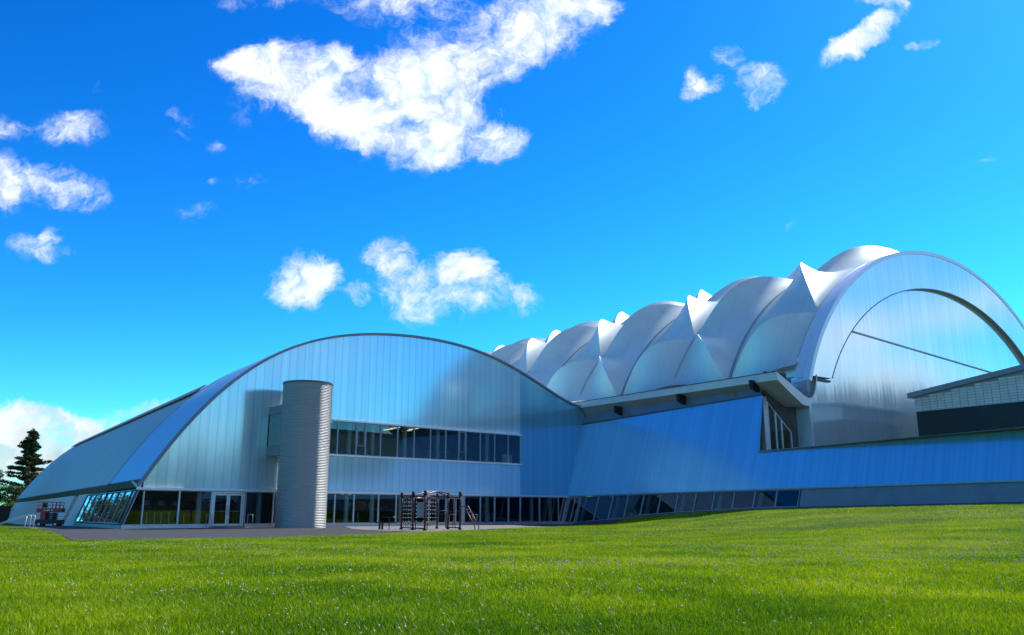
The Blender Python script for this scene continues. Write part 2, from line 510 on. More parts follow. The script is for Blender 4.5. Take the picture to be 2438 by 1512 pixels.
M['steel_rail'] = pbr('pale_rail', (0.62, 0.63, 0.60), 0.35, 0.3, 0.5, 6, 0.08)
M['bark'] = pbr('bark', (0.07, 0.05, 0.035), 0.85, 0, 0.2, 3, 0.3, 0.3)
M['conifer'] = leafy('conifer_needles', (0.022, 0.034, 0.012), (0.10, 0.13, 0.04), 0.8, 0.2)
M['broadleaf'] = leafy('dark_leaves', (0.02, 0.038, 0.01), (0.085, 0.125, 0.03), 0.7, 0.25)
M['shrub'] = leafy('bright_leaves', (0.10, 0.16, 0.02), (0.26, 0.32, 0.04), 2.0, 0.3)
M['lightstrip'] = emit('lamp_tube', (1.0, 0.93, 0.75), 0.7)

# ------------------------------------------------------------------ site geometry
B0 = np.array([-14.7815, 69.1199, 0.0])            # a point on the front wall's base line
UF = np.array([0.750309, 0.661087, 0.0])           # along the front wall, to the right
NF = np.array([0.661087, -0.750309, 0.0])          # out of the front wall
VA = np.array([-0.565492, 0.824753, 0.0])          # along the vault of the front hall, to the back
Z = np.array([0, 0, 1.0])
GZ = -0.13                                         # yard level


def FP(s, z, d=0.0):
    return B0 + UF * s + Z * z + NF * d


PC = [2.5040597784005684e-08, -5.056554931038867e-07, -2.9183334250269174e-05, 0.0009535215156029755, -0.021930220517202774, 0.27023302461186377, 15.343379300920866]


def arch(s):
    return float(np.polyval(PC, s))


BW0 = np.array([5.6, 87.1, 2.6])
DB = np.array([0.478192, -0.878255, 0.0])          # along the leaning blue wall, towards the viewer
NB = np.array([-0.835592, -0.454963, 0.307887])    # its outward normal
LB = np.cross(DB, NB); LB /= np.linalg.norm(LB)
if LB[2] < 0:
    LB = -LB
LB = LB / LB[2]                                    # up the slope, per metre of height


def BP(s, z, d=0.0):
    return BW0 + DB * s + LB * (z - 2.6) + NB * d


WA = np.array([-0.584158, 0.811640, 0.0])          # axis of the great barrel roof, to the back
AV = np.array([0.811640, 0.584158, 0.0])           # across it
E0 = np.array([23.0229, 66.0, 0.0])                # foot of its end arch


def EP(s, z, t=0.0):
    return E0 + AV * s + WA * t + Z * z


def smooth(x, a, b):
    q = np.clip((x - a) / (b - a), 0, 1)
    return q * q * (3 - 2 * q)


def ground(X, Y):
    X = np.asarray(X, float); Y = np.asarray(Y, float)
    sb = (X - 5.6) * DB[0] + (Y - 87.1) * DB[1]
    di = (X - 5.6) * -0.878 + (Y - 87.1) * -0.478
    g = np.interp(sb, [-50, 2, 4, 8, 15, 26, 31, 46, 80], [0, 0, .14, .36, .74, 1.14, 1.2, 1.34, 1.5])
    wd = np.interp(sb, [0, 14, 26, 46, 70], [3, 6, 15, 28, 34])
    rise = g * (1 - smooth(di / wd, 0.03, 1.0))
    t = (X + 25.6) * VA[0] + (Y - 59.6) * VA[1]
    dip = 0.34 * smooth(t, 4, 75) * smooth(-X, 22, 34)
    # the lawn stands a hand above the yard
    return GZ + rise - dip + 0.13 * lawn_soft(X, Y)


FE_T = np.array([-0.95, -0.72, -0.589, -0.509, -0.444, -0.2725, -0.154, -0.0575, 0.0396, 0.127, 0.16])
FE_Y = np.array([25.0, 26.0, 26.81, 29.03, 30.0, 32.84, 38.64, 46.95, 59.85, 73.0, 90.0])


def lawn_front(X, Y):
    """distance along Y still to go to the yard's kerb (positive = on the front lawn)"""
    tn = X / np.maximum(Y, 0.5)
    return np.interp(tn, FE_T, FE_Y) - Y


def wall_dist(X, Y):
    return (X - 5.6) * -0.878 + (Y - 87.1) * -0.478


def lawn_soft(X, Y):
    return smooth(lawn_front(X, Y), 0.0, 1.6)


def zg(p):
    return float(ground(p[0], p[1]))


# ------------------------------------------------------------------ ground, yard, hills
def ground_material():
    m = bpy.data.materials.new('lawn_soil'); m.use_nodes = True
    t = NT(m.node_tree)
    tc = t.n('ShaderNodeTexCoord')
    a = t.noise(tc.outputs['Object'], 0.25, 6, 0.6)
    b = t.noise(tc.outputs['Object'], 9.0, 6, 0.7)
    c = t.mix(t.rng(a, 0.35, 0.65), (0.035, 0.085, 0.001), (0.10, 0.15, 0.002))
    c = t.mix(t.m('MULTIPLY', t.rng(b, 0.4, 0.7), 0.6), c, (0.02, 0.045, 0.003))
    bs = t.n('ShaderNodeBsdfPrincipled'); bs.inputs['Roughness'].default_value = 0.9
    bs.inputs['Specular IOR Level'].default_value = 0.1
    t.l(c, bs.inputs['Base Color'])
    bp = t.n('ShaderNodeBump'); bp.inputs['Strength'].default_value = 0.6; bp.inputs['Distance'].default_value = 0.05
    t.l(b, bp.inputs['Height']); t.l(bp.outputs[0], bs.inputs['Normal'])
    o = t.n('ShaderNodeOutputMaterial'); t.l(bs.outputs[0], o.inputs[0])
    return m


def ax(lo, hi, step, far):
    a = np.arange(lo, hi + 0.01, step)
    g = np.array([10, 30, 70, 150, 300, 600, 1200, far])
    return np.concatenate([(lo - g)[::-1], a, hi + g])


gx = ax(-60, 60, 1.0, 3000); gy = ax(-14, 140, 1.0, 3000)
GX, GY = np.meshgrid(gx, gy, indexing='ij')
fade = 1 - smooth(np.maximum(np.abs(GX) - 70, np.abs(GY - 60) - 90), 0, 60)
GZZ = ground(GX, GY)
GZZ = GZ + (GZZ - GZ) * fade
mb = MB(); mb.grid(np.stack([GX, GY, GZZ], -1), smooth=True)
mb.build('lawn', ground_material(), None, 'structure')


def strip_sheet(name, front, back, mat, lift, nu=40, nv=12):
    f = np.array(front, float); b = np.array(back, float)
    tt = np.linspace(0, len(f) - 1, nu)
    fi = np.stack([np.interp(tt, range(len(f)), f[:, k]) for k in (0, 1)], -1)
    bi = np.stack([np.interp(tt, range(len(b)), b[:, k]) for k in (0, 1)], -1)
    P = np.zeros((nu, nv, 3))
    for j in range(nv):
        w = j / (nv - 1)
        q = fi * (1 - w) + bi * w
        P[:, j, :2] = q
        P[:, j, 2] = ground(q[:, 0], q[:, 1]) + lift
    m = MB(); m.grid(P, smooth=True, flip=False)
    return m.build(name, mat, None, 'structure')


def SWP(t, z, d=0.0):
    """left side wall of the front hall, leaning in; d outwards"""
    s = -15.7 + z / 2.64 * 0.95
    return FP(s, 0) + VA * t + Z * z + np.array([-VA[1], VA[0], 0]) * 0 + np.array([-0.824753, -0.565492, 0]) * d


# yard between lawn and front hall
fr, bk = [], []
for tn, wallpt in ((-0.57, SWP(75, 0)), (-0.545, SWP(45, 0)), (-0.52, SWP(20, 0)), (-0.50, SWP(6, 0)), (-0.4444, FP(-15.5, 0)), (-0.36, FP(-11, 0)), (-0.2725, FP(-6, 0)),
                   (-0.154, FP(4, 0)), (-0.0575, FP(12, 0)), (0.0396, FP(20, 0)), (0.100, FP(25.5, 0)), (0.135, BP(3.2, 0))):
    yy = float(np.interp(tn, FE_T, FE_Y)) + 0.6
    if tn < -0.509:
        yy = {-0.57: 66.5, -0.545: 58.0, -0.52: 42.0}[tn]
    fr.append((tn * yy, yy)); w = wallpt - (NF * 0.6 if tn > -0.5 else np.array([-0.8, -0.56, 0]) * 0.6); bk.append((w[0], w[1]))
strip_sheet('yard', fr, bk, M['asphalt'], 0.012, 80, 24)
strip_sheet('path', [(-0.50 * 29.6, 29.6), (-0.60 * 27.6, 27.6), (-0.75 * 26.6, 26.6), (-40, 26.5)],
            [(-0.495 * 32.5, 32.5), (-0.60 * 29.2, 29.2), (-0.75 * 28.2, 28.2), (-40, 28.1)], M['asphalt'], 0.016, 20, 5)
pv = [(-10.6, 57.5), (-7.5, 50.5), (-4.2, 47.8), (-0.6, 53.5), (3.0, 66.5)]
pb = [FP(1.0, 0, 1.0)[:2], FP(5, 0, .8)[:2], FP(9, 0, .8)[:2], FP(14, 0, .8)[:2], FP(18, 0, .9)[:2]]
strip_sheet('pavement', pv, pb, M['paving'], 0.024, 30, 14)


def hills():
    az = np.arange(38, 322.1, 1.0)
    el = np.interp(az, [38, 45, 60, 70, 78, 84, 90, 96, 101, 106, 112, 119, 126, 145, 180, 220, 260, 290, 322],
                   [1.2, 2, 3.4, 6, 8.0, 8.3, 7.6, 5.8, 5.4, 5.0, 4.7, 4.4, 4.0, 3.5, 2.8, 2.6, 2.2, 1.8, 1.2])
    prof = [(520, 0.0), (600, .16), (690, .42), (780, .74), (850, .93), (900, 1.0), (980, .9), (1150, .4), (1400, 0.0)]
    P = np.zeros((len(az), len(prof), 3))
    for i, a in enumerate(az):
        for j, (r, k) in enumerate(prof):
            h = math.tan(R(el[i])) * 900 * k
            h += 7 * k * mnoise.fractal(Vector((a * 0.11, r * 0.012, 3.1)), 1.0, 2.0, 4)
            P[i, j] = (r * math.sin(R(a)), r * math.cos(R(a)), h - 1.0)
    m = MB(); m.grid(P, smooth=True)
    mt = bpy.data.materials.new('wooded_hill'); mt.use_nodes = True
    t = NT(mt.node_tree)
    tc = t.n('ShaderNodeTexCoord')
    a = t.noise(tc.outputs['Object'], 0.012, 6, 0.65)
    b = t.noise(tc.outputs['Object'], 0.1, 5, 0.7)
    c = t.mix(t.rng(a, 0.42, 0.6), (0.014, 0.022, 0.024), (0.045, 0.06, 0.05))  # bluish hill tones have the distance haze painted in
    c = t.mix(t.rng(b, 0.4, 0.65, 0, 0.6), c, (0.012, 0.02, 0.012))
    bs = t.n('ShaderNodeBsdfPrincipled'); bs.inputs['Roughness'].default_value = 0.95
    bs.inputs['Specular IOR Level'].default_value = 0.0
    t.l(c, bs.inputs['Base Color'])
    o = t.n('ShaderNodeOutputMaterial'); t.l(bs.outputs[0], o.inputs[0])
    m.build('hills', mt, None, 'structure')


hills()

# ================================================================== front hall
HALL = thing('sports_hall', 'glass and polycarbonate hall with an arched gable front and grey curved roof', 'building', tuple(FP(0, 0)))
ZC = 2.64
S_L, S_W, S_R = -14.46, 20.73, 28.35


def wall_quad(mbd, s0, s1, zb, zt0, zt1, d=0.0):
    mbd.face([FP(s0, zb, d), FP(s1, zb, d), FP(s1, zt1, d), FP(s0, zt0, d)], [(s0, zb), (s1, zb), (s1, zt1), (s0, zt0)])


# main sheet
mb = MB()
ss = np.linspace(S_L, -5.55, 22)
for a, b in zip(ss[:-1], ss[1:]):
    wall_quad(mb, a, b, ZC, arch(a), arch(b))
ss = np.linspace(-5.55, S_W, 54)
for a, b in zip(ss[:-1], ss[1:]):
    wall_quad(mb, a, b, ZC, 5.6, 5.6)
    wall_quad(mb, a, b, 8.33, arch(a), arch(b))
mb.build('gable_wall', M['poly'], HALL)
mb = MB()
ss = np.linspace(S_W, S_R, 14)


def right_z(s):
    return 2.64 if s <= 27.2 else 2.64 + (s - 27.2) / (29.84 - 27.17) * 7.94


for a, b in zip(ss[:-1], ss[1:]):
    mb.face([FP(a, right_z(a)), FP(b, right_z(b)), FP(b, arch(b)), FP(a, arch(a))], [(a, right_z(a)), (b, right_z(b)), (b, arch(b)), (a, arch(a))])
a, b = S_R, 30.3
mb.face([FP(a, right_z(a)), FP(29.84, 10.54), FP(29.9, 11.3), FP(a, arch(a))], [(a, right_z(a)), (29.84, 10.54), (29.9, 11.3), (a, arch(a))])
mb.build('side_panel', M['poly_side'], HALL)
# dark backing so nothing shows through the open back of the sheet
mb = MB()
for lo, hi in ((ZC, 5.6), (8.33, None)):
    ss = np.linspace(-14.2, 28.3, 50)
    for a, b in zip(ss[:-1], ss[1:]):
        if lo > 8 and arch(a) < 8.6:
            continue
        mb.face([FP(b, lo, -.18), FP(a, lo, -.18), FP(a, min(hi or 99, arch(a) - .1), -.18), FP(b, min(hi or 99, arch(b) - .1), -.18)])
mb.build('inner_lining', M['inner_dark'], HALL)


def arch_run(s0, s1, n):
    return np.linspace(s0, s1, n)


# verge trim along the arch
mb = MB()
q = arch_run(-14.75, 29.2, 90)
prof = []
for s in q:
    dz = arch(s + .05) - arch(s - .05)
    tn = np.array([.1, dz]); tn /= np.linalg.norm(tn); nn = np.array([-tn[1], tn[0]])
    c = np.array([s, arch(s)])
    prof.append((c - nn * .06, c + nn * .12))
for i in range(len(prof) - 1):
    (a0, a1), (b0, b1) = prof[i], prof[i + 1]
    mb.hexa([FP(a0[0], a0[1], -.2), FP(b0[0], b0[1], -.2), FP(b0[0], b0[1], .16), FP(a0[0], a0[1], .16),
             FP(a1[0], a1[1], -.2), FP(b1[0], b1[1], -.2), FP(b1[0], b1[1], .16), FP(a1[0], a1[1], .16)])
mb.build('verge_trim', M['upstand'], HALL)

# vault roof behind
AS = np.concatenate([np.linspace(-14.5, -9, 30), np.linspace(-8.6, 28.6, 50)])


def vault(s, t, up=0.0):
    e = 1e-2
    dz = (arch(s + e) - arch(s - e)) / (2 * e)
    n = np.array([-dz, 1.0]); n /= np.linalg.norm(n)
    ss_, zz = s + n[0] * up, arch(s) + n[1] * up
    return FP(ss_, zz) + VA * t


def vault_sheet(t_list, ups, s_list):
    P = np.zeros((len(t_list), len(s_list), 3))
    for i, t in enumerate(t_list):
        for j, s in enumerate(s_list):
            P[i, j] = vault(s, t, ups[i])
    return P


tl = np.concatenate([[13.4], np.linspace(14, 95, 30)])
mb = MB(); mb.grid(vault_sheet(tl, [.05] * len(tl), AS), smooth=True); mb.build('roof', M['roof_grey'], HALL)
nr = 27
tl = np.linspace(0.32, 12.0, nr * 8 + 1)
ups = [.06 +   .11 * abs(math.sin(math.pi * nr * (t - .32) / 11.68)) for t in tl]
mb = MB(); mb.grid(vault_sheet(tl, ups, AS), smooth=True); mb.build('ribbed_roof', M['ribbed'], HALL)
mb = MB(); mb.grid(vault_sheet([12.0, 12.02, 12.6, 12.65, 13.38, 13.4], [.06, .2, .2, .16, .16, .05], AS), smooth=False)
mb.build('roof_flashing', M['flash'], HALL)
# raised louvre strip near the crown
mb = MB()
n = 40
for i in range(n):
    t0, t1 = 14.5 + i * (77.5 / n), 14.5 + (i + .8) * (77.5 / n)
    for k, (u0, u1, sa, sb_) in enumerate(((.05, .2, -7.4, -7.2), (.21, .30, -7.7, -6.7))):
        a, b, c, d = vault(sa, t0, u0), vault(sb_, t0, u0), vault(sb_, t1 if k == 0 else t0 + 77.5 / n, u0), vault(sa, t1 if k == 0 else t0 + 77.5 / n, u0)
        e, f, g, h = vault(sa, t0, u1), vault(sb_, t0, u1), vault(sb_, t1 if k == 0 else t0 + 77.5 / n, u1), vault(sa, t1 if k == 0 else t0 + 77.5 / n, u1)
        mb.hexa([a, b, c, d, e, f, g, h])
mb.build('ridge_louvre', M['upstand'], HALL)
# eaves: fascia and soffit on the left, folded plate at the corner
OUT = np.array([-0.824753, -0.565492, 0])


def EV(t, z, d=0.0):
    return FP(-14.5, 0) + VA * t + Z * z + OUT * d


ze = arch(-14.5)
mb = MB()
mb.face([EV(95, ze, .16), EV(.3, ze, .16), EV(.3, ze + .06, .1), EV(95, ze + .06, .1)])
mb.face([EV(95, ze, .16), SWP(95, 2.5, -.3), SWP(.3, 2.5, -.3), EV(.3, ze, .16)])
mb.build('soffit', M['dark_soffit'], HALL)
mb = MB()
a_, b_, c_, d_ = FP(-14.46, 3.2, .06), EV(3.2, ze - .02, .2), EV(1.2, ze - .55, .12), FP(-14.78, 2.62, .06)
o_ = NF * -.05 - OUT * .08
mb.hexa([a_ + o_, b_ + o_, c_ + o_, d_ + o_, a_, b_, c_, d_])
mb.build('corner_plate', M['flash'], HALL)
# far end gable of the vault and blind right flank
mb = MB()
for a, b in zip(AS[:-1], AS[1:]):
    mb.face([FP(a, -1) + VA * 95, FP(a, arch(a)) + VA * 95, FP(b, arch(b)) + VA * 95, FP(b, -1) + VA * 95])
mb.face([FP(28.6, -1) + VA * 4, FP(28.6, -1) + VA * 95, FP(28.6, arch(28.6)) + VA * 95, FP(28.6, arch(28.6)) + VA * 4])
mb.build('rear_wall', M['upstand'], HALL)

# left side wall with its leaning windows
mb = MB()
for t0, t1 in ((30.0, 95.0),):
    tt = np.linspace(t0, t1, 12)
    for a, b in zip(tt[:-1], tt[1:]):
        mb.face([SWP(b, -1.2), SWP(a, -1.2), SWP(a, 2.62), SWP(b, 2.62)])
mb.hexa([SWP(27.2, -1.0, -.4), SWP(21.3, -1.0, -.4), SWP(21.3, -1.0, .02), SWP(27.2, -1.0, .02),
         SWP(27.2, 2.62, -.4), SWP(21.3, 2.62, -.4), SWP(21.3, 2.62, .02), SWP(27.2, 2.62, .02)])
mb.face([SWP(30, -1, 0), SWP(30, -1, -1.2), SWP(30, 2.62, -1.2), SWP(30, 2.62, 0)])
mb.build('side_wall', M['white_render'], HALL)
mb = MB()
mb.face([SWP(30, -1, -1.2), SWP(27, -1, -1.2), SWP(27, 2.62, -1.2), SWP(30, 2.62, -1.2)])
mb.build('recess', M['upstand'], HALL)
mb = MB()
mb.hexa([SWP(21.3, -.6, -.2), SWP(.0, -.6, -.2), SWP(.0, -.6, .06), SWP(21.3, -.6, .06), SWP(21.3, .12, -.2), SWP(.0, .12, -.2), SWP(.0, .12, .06), SWP(21.3, .12, .06)])
mb.build('side_plinth', M['base_wall'], HALL)


def window(pts, mat_glass, bars=(), name='window', fw=.07, depth=.12, out=None, frame_mat=None, parent=HALL, glass_name='pane'):
    """pts: 4 corner points ccw seen from outside; frame = mesh of 4 members (+bars), pane = child"""
    P = [np.array(p, float) for p in pts]
    n = np.cross(P[1] - P[0], P[3] - P[0]); n /= np.linalg.norm(n)
    c = sum(P) / 4
    m_ = MB()
    for i in range(4):
        a, b = P[i], P[(i + 1) % 4]
        e = (b - a) / np.linalg.norm(b - a)
        inn = np.cross(n, e)
        if np.dot(inn, c - a) < 0:
            inn = -inn
        ext = 0 if i % 2 else fw * 0
        m_.hexa([a + e * 0.002 * (i % 2), b - e * 0.002 * (i % 2), b + inn * fw, a + inn * fw,
                 a + n * (depth - .002 * (i % 2)), b + n * (depth - .002 * (i % 2)), b + inn * fw + n * (depth - .002 * (i % 2)), a + inn * fw + n * (depth - .002 * (i % 2))])
    for (ua, va, ub, vb) in bars:
        def pt(u, v):
            return (P[0] * (1 - u) + P[1] * u) * (1 - v) + (P[3] * (1 - u) + P[2] * u) * v
        m_.bar(pt(ua, va) + n * depth * .5, pt(ub, vb) + n * depth * .5, fw, depth + .01, n)
    w = m_.build(name, frame_mat or M['frame'], parent)
    g = MB()
    g.face([p + n * depth * .45 for p in P])
    g.build(glass_name, mat_glass, w)
    return w


# corner: dark slanted return light and eight leaning windows
window([SWP(1.25, .14), SWP(.02, .14), SWP(.02, 2.5), SWP(1.25, 2.5)], M['glass_dark'], frame_mat=M['dark_trim'])
edges = np.linspace(1.25, 21.25, 9)
for a, b in zip(edges[:-1], edges[1:]):
    window([SWP(b, .14), SWP(a, .14), SWP(a, 2.5), SWP(b, 2.5)], M['mirror_glass'], frame_mat=M['dark_trim'], fw=.1)

# rails along the front
for (z0, z1, d, s0, s1) in ((2.50, 2.66, .30, -14.9, 27.25), (8.33, 8.45, .22, -5.2, 20.85), (5.48, 5.60, .22, -5.2, 20.9)):
    mb = MB(); mb.box(FP(s0, z0, .003), UF * (s1 - s0), NF * d, Z * (z1 - z0)); mb.build('sill_rail', M['alu_white'], HALL)
mb = MB()
for s0, s1 in ((-15.68, -9.6), (-7.0, 27.6)):
    mb.box(FP(s0, -.5, -.2), UF * (s1 - s0), NF * .28, Z * .62)
mb.box(FP(-7.0, -.5, .081), UF * 2.3, NF * .25, Z * .66)
mb.build('plinth', M['alu'], HALL)
mb = MB(); mb.box(FP(-9.6, -.5, -.2), UF * 2.6, NF * .5, Z * .47); mb.build('door_step', M['paving'], HALL)

GS = [-14.4, -11.93, -9.6]
GS2 = [-7.0, -4.73]
GS3 = [-1.7, 0.56, 2.33, 4.70, 6.46, 8.16, 9.91, 11.76]
GS4 = [13.86, 15.74, 17.47, 19.19, 20.7, 23.23, 25.85]
for L_ in (GS, GS2, GS3, GS4):
    for a, b in zip(L_[:-1], L_[1:]):
        window([FP(a, .12), FP(b, .12), FP(b, 2.5), FP(a, 2.5)], M['glass'], fw=.05, frame_mat=M['alu'])
window([FP(-4.73, .12), FP(-1.7, .12), FP(-1.7, 2.5), FP(-4.73, 2.5)], M['glass'], fw=.05, frame_mat=M['alu'])
window([FP(-15.62, .12), FP(-14.4, .12), FP(-14.4, 2.5), FP(-14.78, 2.5)], M['glass_dark'], fw=.06, frame_mat=M['flash'])
window([FP(25.85, .12), FP(26.35, .12), FP(27.1, 2.5), FP(26.6, 2.5)], M['glass'], fw=.05, frame_mat=M['alu'])


def double_door(P0, ex, n_, wdt, h, name='door', parent=HALL):
    """P0 base left corner; ex unit along; n_ outward"""
    fr_ = MB()
    zz = np.array([0, 0, 1.0])
    def bx(m_, u0, u1, z0, z1, d0, d1):
        m_.box(P0 + ex * u0 + zz * z0 + n_ * d0, ex * (u1 - u0), n_ * (d1 - d0), zz * (z1 - z0))
    bx(fr_, 0, .14, 0, h, 0, .14); bx(fr_, wdt - .14, wdt, 0, h, 0, .14); bx(fr_, .14, wdt - .14, h - .12, h, 0, .138)
    dr = fr_.build(name, M['alu'], parent)
    half = (wdt - .28) / 2
    for k in range(2):
        u0 = .14 + k * half; u1 = u0 + half
        lf = MB()
        g0, g1 = .01, .01
        bx(lf, u0 + g0, u0 + .13, .03, h - .14, .03, .09); bx(lf, u1 - .13, u1 - g1, .03, h - .14, .03, .09)
        bx(lf, u0 + .13, u1 - .13, .03, .20, .03, .088); bx(lf, u0 + .13, u1 - .13, h - .27, h - .14, .03, .088)
        lf.build('leaf', M['alu'], dr)
        gl = MB()
        a = P0 + ex * (u0 + .12) + n_ * .05 + zz * .2; b = P0 + ex * (u1 - .12) + n_ * .05 + zz * .2
        gl.face([a, b, b + zz * (h - .46), a + zz * (h - .46)])
        gl.build('pane', M['glass_dark'], dr)
        hd = MB(); uh = u1 - .07 if k == 0 else u0 + .07
        q0 = P0 + ex * uh + n_ * .09
        hd.tube([q0 + zz * .85, q0 + zz * .85 + n_ * .08, q0 + zz * 1.45 + n_ * .08, q0 + zz * 1.45], .016, 6)
        hd.build('handle', M['steel_rail'], dr)
        pb_ = MB(); bx(pb_, u0 + .13, u1 - .13, 1.07, 1.12, .0, .028); pb_.build('push_bar', M['alu'], dr)
    return dr


double_door(FP(-9.58, -.03), UF, NF, 2.52, 2.5)
double_door(FP(11.80, .0), UF, NF, 2.02, 2.48)
# upper window band
US = [-5.4, -2.6, 0.54, 2.31, 3.2, 4.69, 6.41, 8.14, 9.91, 11.62, 13.12, 13.94, 15.66, 17.43, 19.12, 20.70]
for i, (a, b) in enumerate(zip(US[:-1], US[1:])):
    bars = [(0, .30, 1, .30), (.12, .34, .12, .95), (.88, .34, .88, .95), (.1, .95, .9, .95)] if abs(a - 2.31) < .01 or abs(a - 13.12) < .01 else []
    window([FP(a, 5.6), FP(b, 5.6), FP(b, 8.33), FP(a, 8.33)], M['glass'], bars, fw=.06, frame_mat=M['frame'])
# link between the upper floor and the tower
lk = MB()
for z0, z1 in ((5.2, 5.95), (8.32, 8.96)):
    lk.box(FP(-5.55, z0, .01), UF * 2.3, NF * 2.6, Z * (z1 - z0))
lk.box(FP(-3.4, 5.95, .01), UF * .12, NF * 2.2, Z * 2.37)
LINK = lk.build('link_bridge', M['upstand'], HALL)
g = MB(); g.face([FP(-5.5, 5.95, .02), FP(-5.5, 5.95, 2.55), FP(-5.5, 8.32, 2.55), FP(-5.5, 8.32, .02)]); g.build('pane', M['glass_dark'], LINK)
# rooms behind the glass
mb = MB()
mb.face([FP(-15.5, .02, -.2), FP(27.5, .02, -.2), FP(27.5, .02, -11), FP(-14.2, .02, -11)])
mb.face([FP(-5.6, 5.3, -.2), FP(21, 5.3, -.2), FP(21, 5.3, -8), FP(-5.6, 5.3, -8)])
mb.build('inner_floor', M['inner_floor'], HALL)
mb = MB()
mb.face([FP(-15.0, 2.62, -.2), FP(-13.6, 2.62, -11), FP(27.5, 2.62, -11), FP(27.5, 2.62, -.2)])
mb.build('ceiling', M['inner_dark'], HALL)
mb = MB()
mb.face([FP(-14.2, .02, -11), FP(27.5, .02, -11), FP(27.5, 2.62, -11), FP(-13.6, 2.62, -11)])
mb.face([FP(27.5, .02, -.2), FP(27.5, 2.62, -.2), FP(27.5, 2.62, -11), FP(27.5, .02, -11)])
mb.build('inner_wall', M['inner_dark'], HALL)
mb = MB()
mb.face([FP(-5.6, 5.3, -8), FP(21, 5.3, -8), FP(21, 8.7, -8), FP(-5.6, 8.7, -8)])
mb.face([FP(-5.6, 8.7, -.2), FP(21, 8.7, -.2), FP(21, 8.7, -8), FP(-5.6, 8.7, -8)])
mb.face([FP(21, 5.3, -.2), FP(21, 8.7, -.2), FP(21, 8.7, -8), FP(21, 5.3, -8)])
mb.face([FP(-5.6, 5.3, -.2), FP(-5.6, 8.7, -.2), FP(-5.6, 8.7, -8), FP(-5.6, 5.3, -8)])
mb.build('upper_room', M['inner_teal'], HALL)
for s in (-10.25, -5.6, 1.99, 4.44, 7.27, 11.26, 17.01, 22.68, 25.2):
    mb = MB(); c0 = FP(s, .02, -.55); mb.tube([c0, c0 + Z * 2.59], .2, 14, False); mb.build('column', M['column'], HALL)
for s in (2.0, 4.3, 7.6, 11.2, 17.0):
    mb = MB(); c0 = FP(s, 5.31, -.6); mb.tube([c0, c0 + Z * 3.37], .2, 14, False); mb.build('column', M['column'], HALL)
for s, d in ((1.6, -3.0), (8.6, -3.0), (8.9, -4.6), (10.4, -2.6), (10.9, -4.4)):
    mb = MB(); mb.box(FP(s, 8.55, d), UF * .1, NF * -1.5, Z * .06); mb.build('ceiling_light', M['lightstrip'], HALL)
for s, d in ((2.8, -2.6), (3.6, -2.8)):
    mb = MB(); mb.cbox(FP(s, 2.5, d), .22, .22, .06); mb.build('ceiling_light', M['lightstrip'], HALL)
for s in (1.0, 1.9):
    mb = MB(); mb.box(FP(s - .3, 1.42, -9.5), UF * .9, NF * .04, Z * .36); mb.build('wall_panel', M['inner_teal'], HALL)
mb = MB(); mb.box(FP(19.25, 5.31, -1.0), UF * 1.3, NF * .05, Z * 1.25); mb.build('office_screen', M['column'], HALL)

# gym machines and bar tables inside
mk = thing('exercise_machine', 'x', 'exercise machine', (0, 0, 0), 'exercise machines behind the ground floor glass')
m_ = MB()
m_.cbox((0, 0, 0), .9, .12, .08); m_.cbox((0, 1.2, 0), .9, .12, .08); m_.cbox((0, .6, 0), .14, 1.3, .07)
m_.cbox((-.32, 1.15, .08), .1, .1, 1.95); m_.cbox((.32, 1.15, .08), .1, .1, 1.95); m_.cbox((0, 1.15, 2.0), .8, .12, .1)
m_.cbox((0, 1.15, .2), .5, .16, .75)
m_.build('frame', M['lift_dark'], mk)
for x in (-.3, .3):
    l_ = MB(); l_.tube([(x, -.05, .08), (x * .85, -.02, .5), (x * .95, .05, .95)], .035, 6); l_.build('leg', M['white_plastic'], mk)
p_ = MB(); p_.cbox((0, .35, .5), .4, .5, .1); p_.build('seat', M['black_rubber'], mk)
p_ = MB(); p_.cbox((0, .62, .62), .36, .1, .65); p_.build('backrest', M['black_rubber'], mk)
p_ = MB(); p_.cbox((0, 1.05, 1.45), .42, .04, .34); p_.build('weight_panel', M['upstand'], mk)
mach = [(-13.3, 'behind the pane at the left corner of the front'), (-12.3, 'left of the thin mullion beside the corner'), (-11.2, 'right of the first thin mullion'), (3.4, 'under the two ceiling spots'),
        (5.5, 'between the second and third columns right of the tower'), (9.0, 'behind the climbing net'), (14.7, 'behind the sloping ladder'), (15.9, 'just left of the column beyond the glazed door'), (18.3, 'in the second pane past that column')]
rzf = math.atan2(UF[1], UF[0])
for i, (s, w) in enumerate(mach):
    o = mk if i == 0 else copy_tree(mk)
    p = FP(s, .03, -1.4)
    o.location = tuple(p); o.rotation_euler = (0, 0, rzf)
    o['label'] = 'dark gym machine with pale legs ' + w
bt = thing('bar_table', 'x', 'table', (0, 0, 0), 'bar tables behind the upper window band')
t_ = MB(); t_.tube([(0, 0, 1.05), (0, 0, 1.1)], .45, 20); t_.build('table_top', M['column'], bt)
t_ = MB(); t_.tube([(0, 0, .03), (0, 0, 1.05)], .05, 8); t_.tube([(0, 0, 0), (0, 0, .03)], .3, 16); t_.build('pedestal', M['column'], bt)
for i, (s, d, w) in enumerate(((10.35, -1.0, 'left one of the pair near the opening casement'), (12.35, -1.0, 'right one of the pair, beside the casement'), (4.9, -2.4, 'alone behind the fifth upper pane'))):
    o = bt if i == 0 else copy_tree(bt)
    o.location = tuple(FP(s, 5.31, d))
    o['label'] = 'pale round bar table upstairs, ' + w

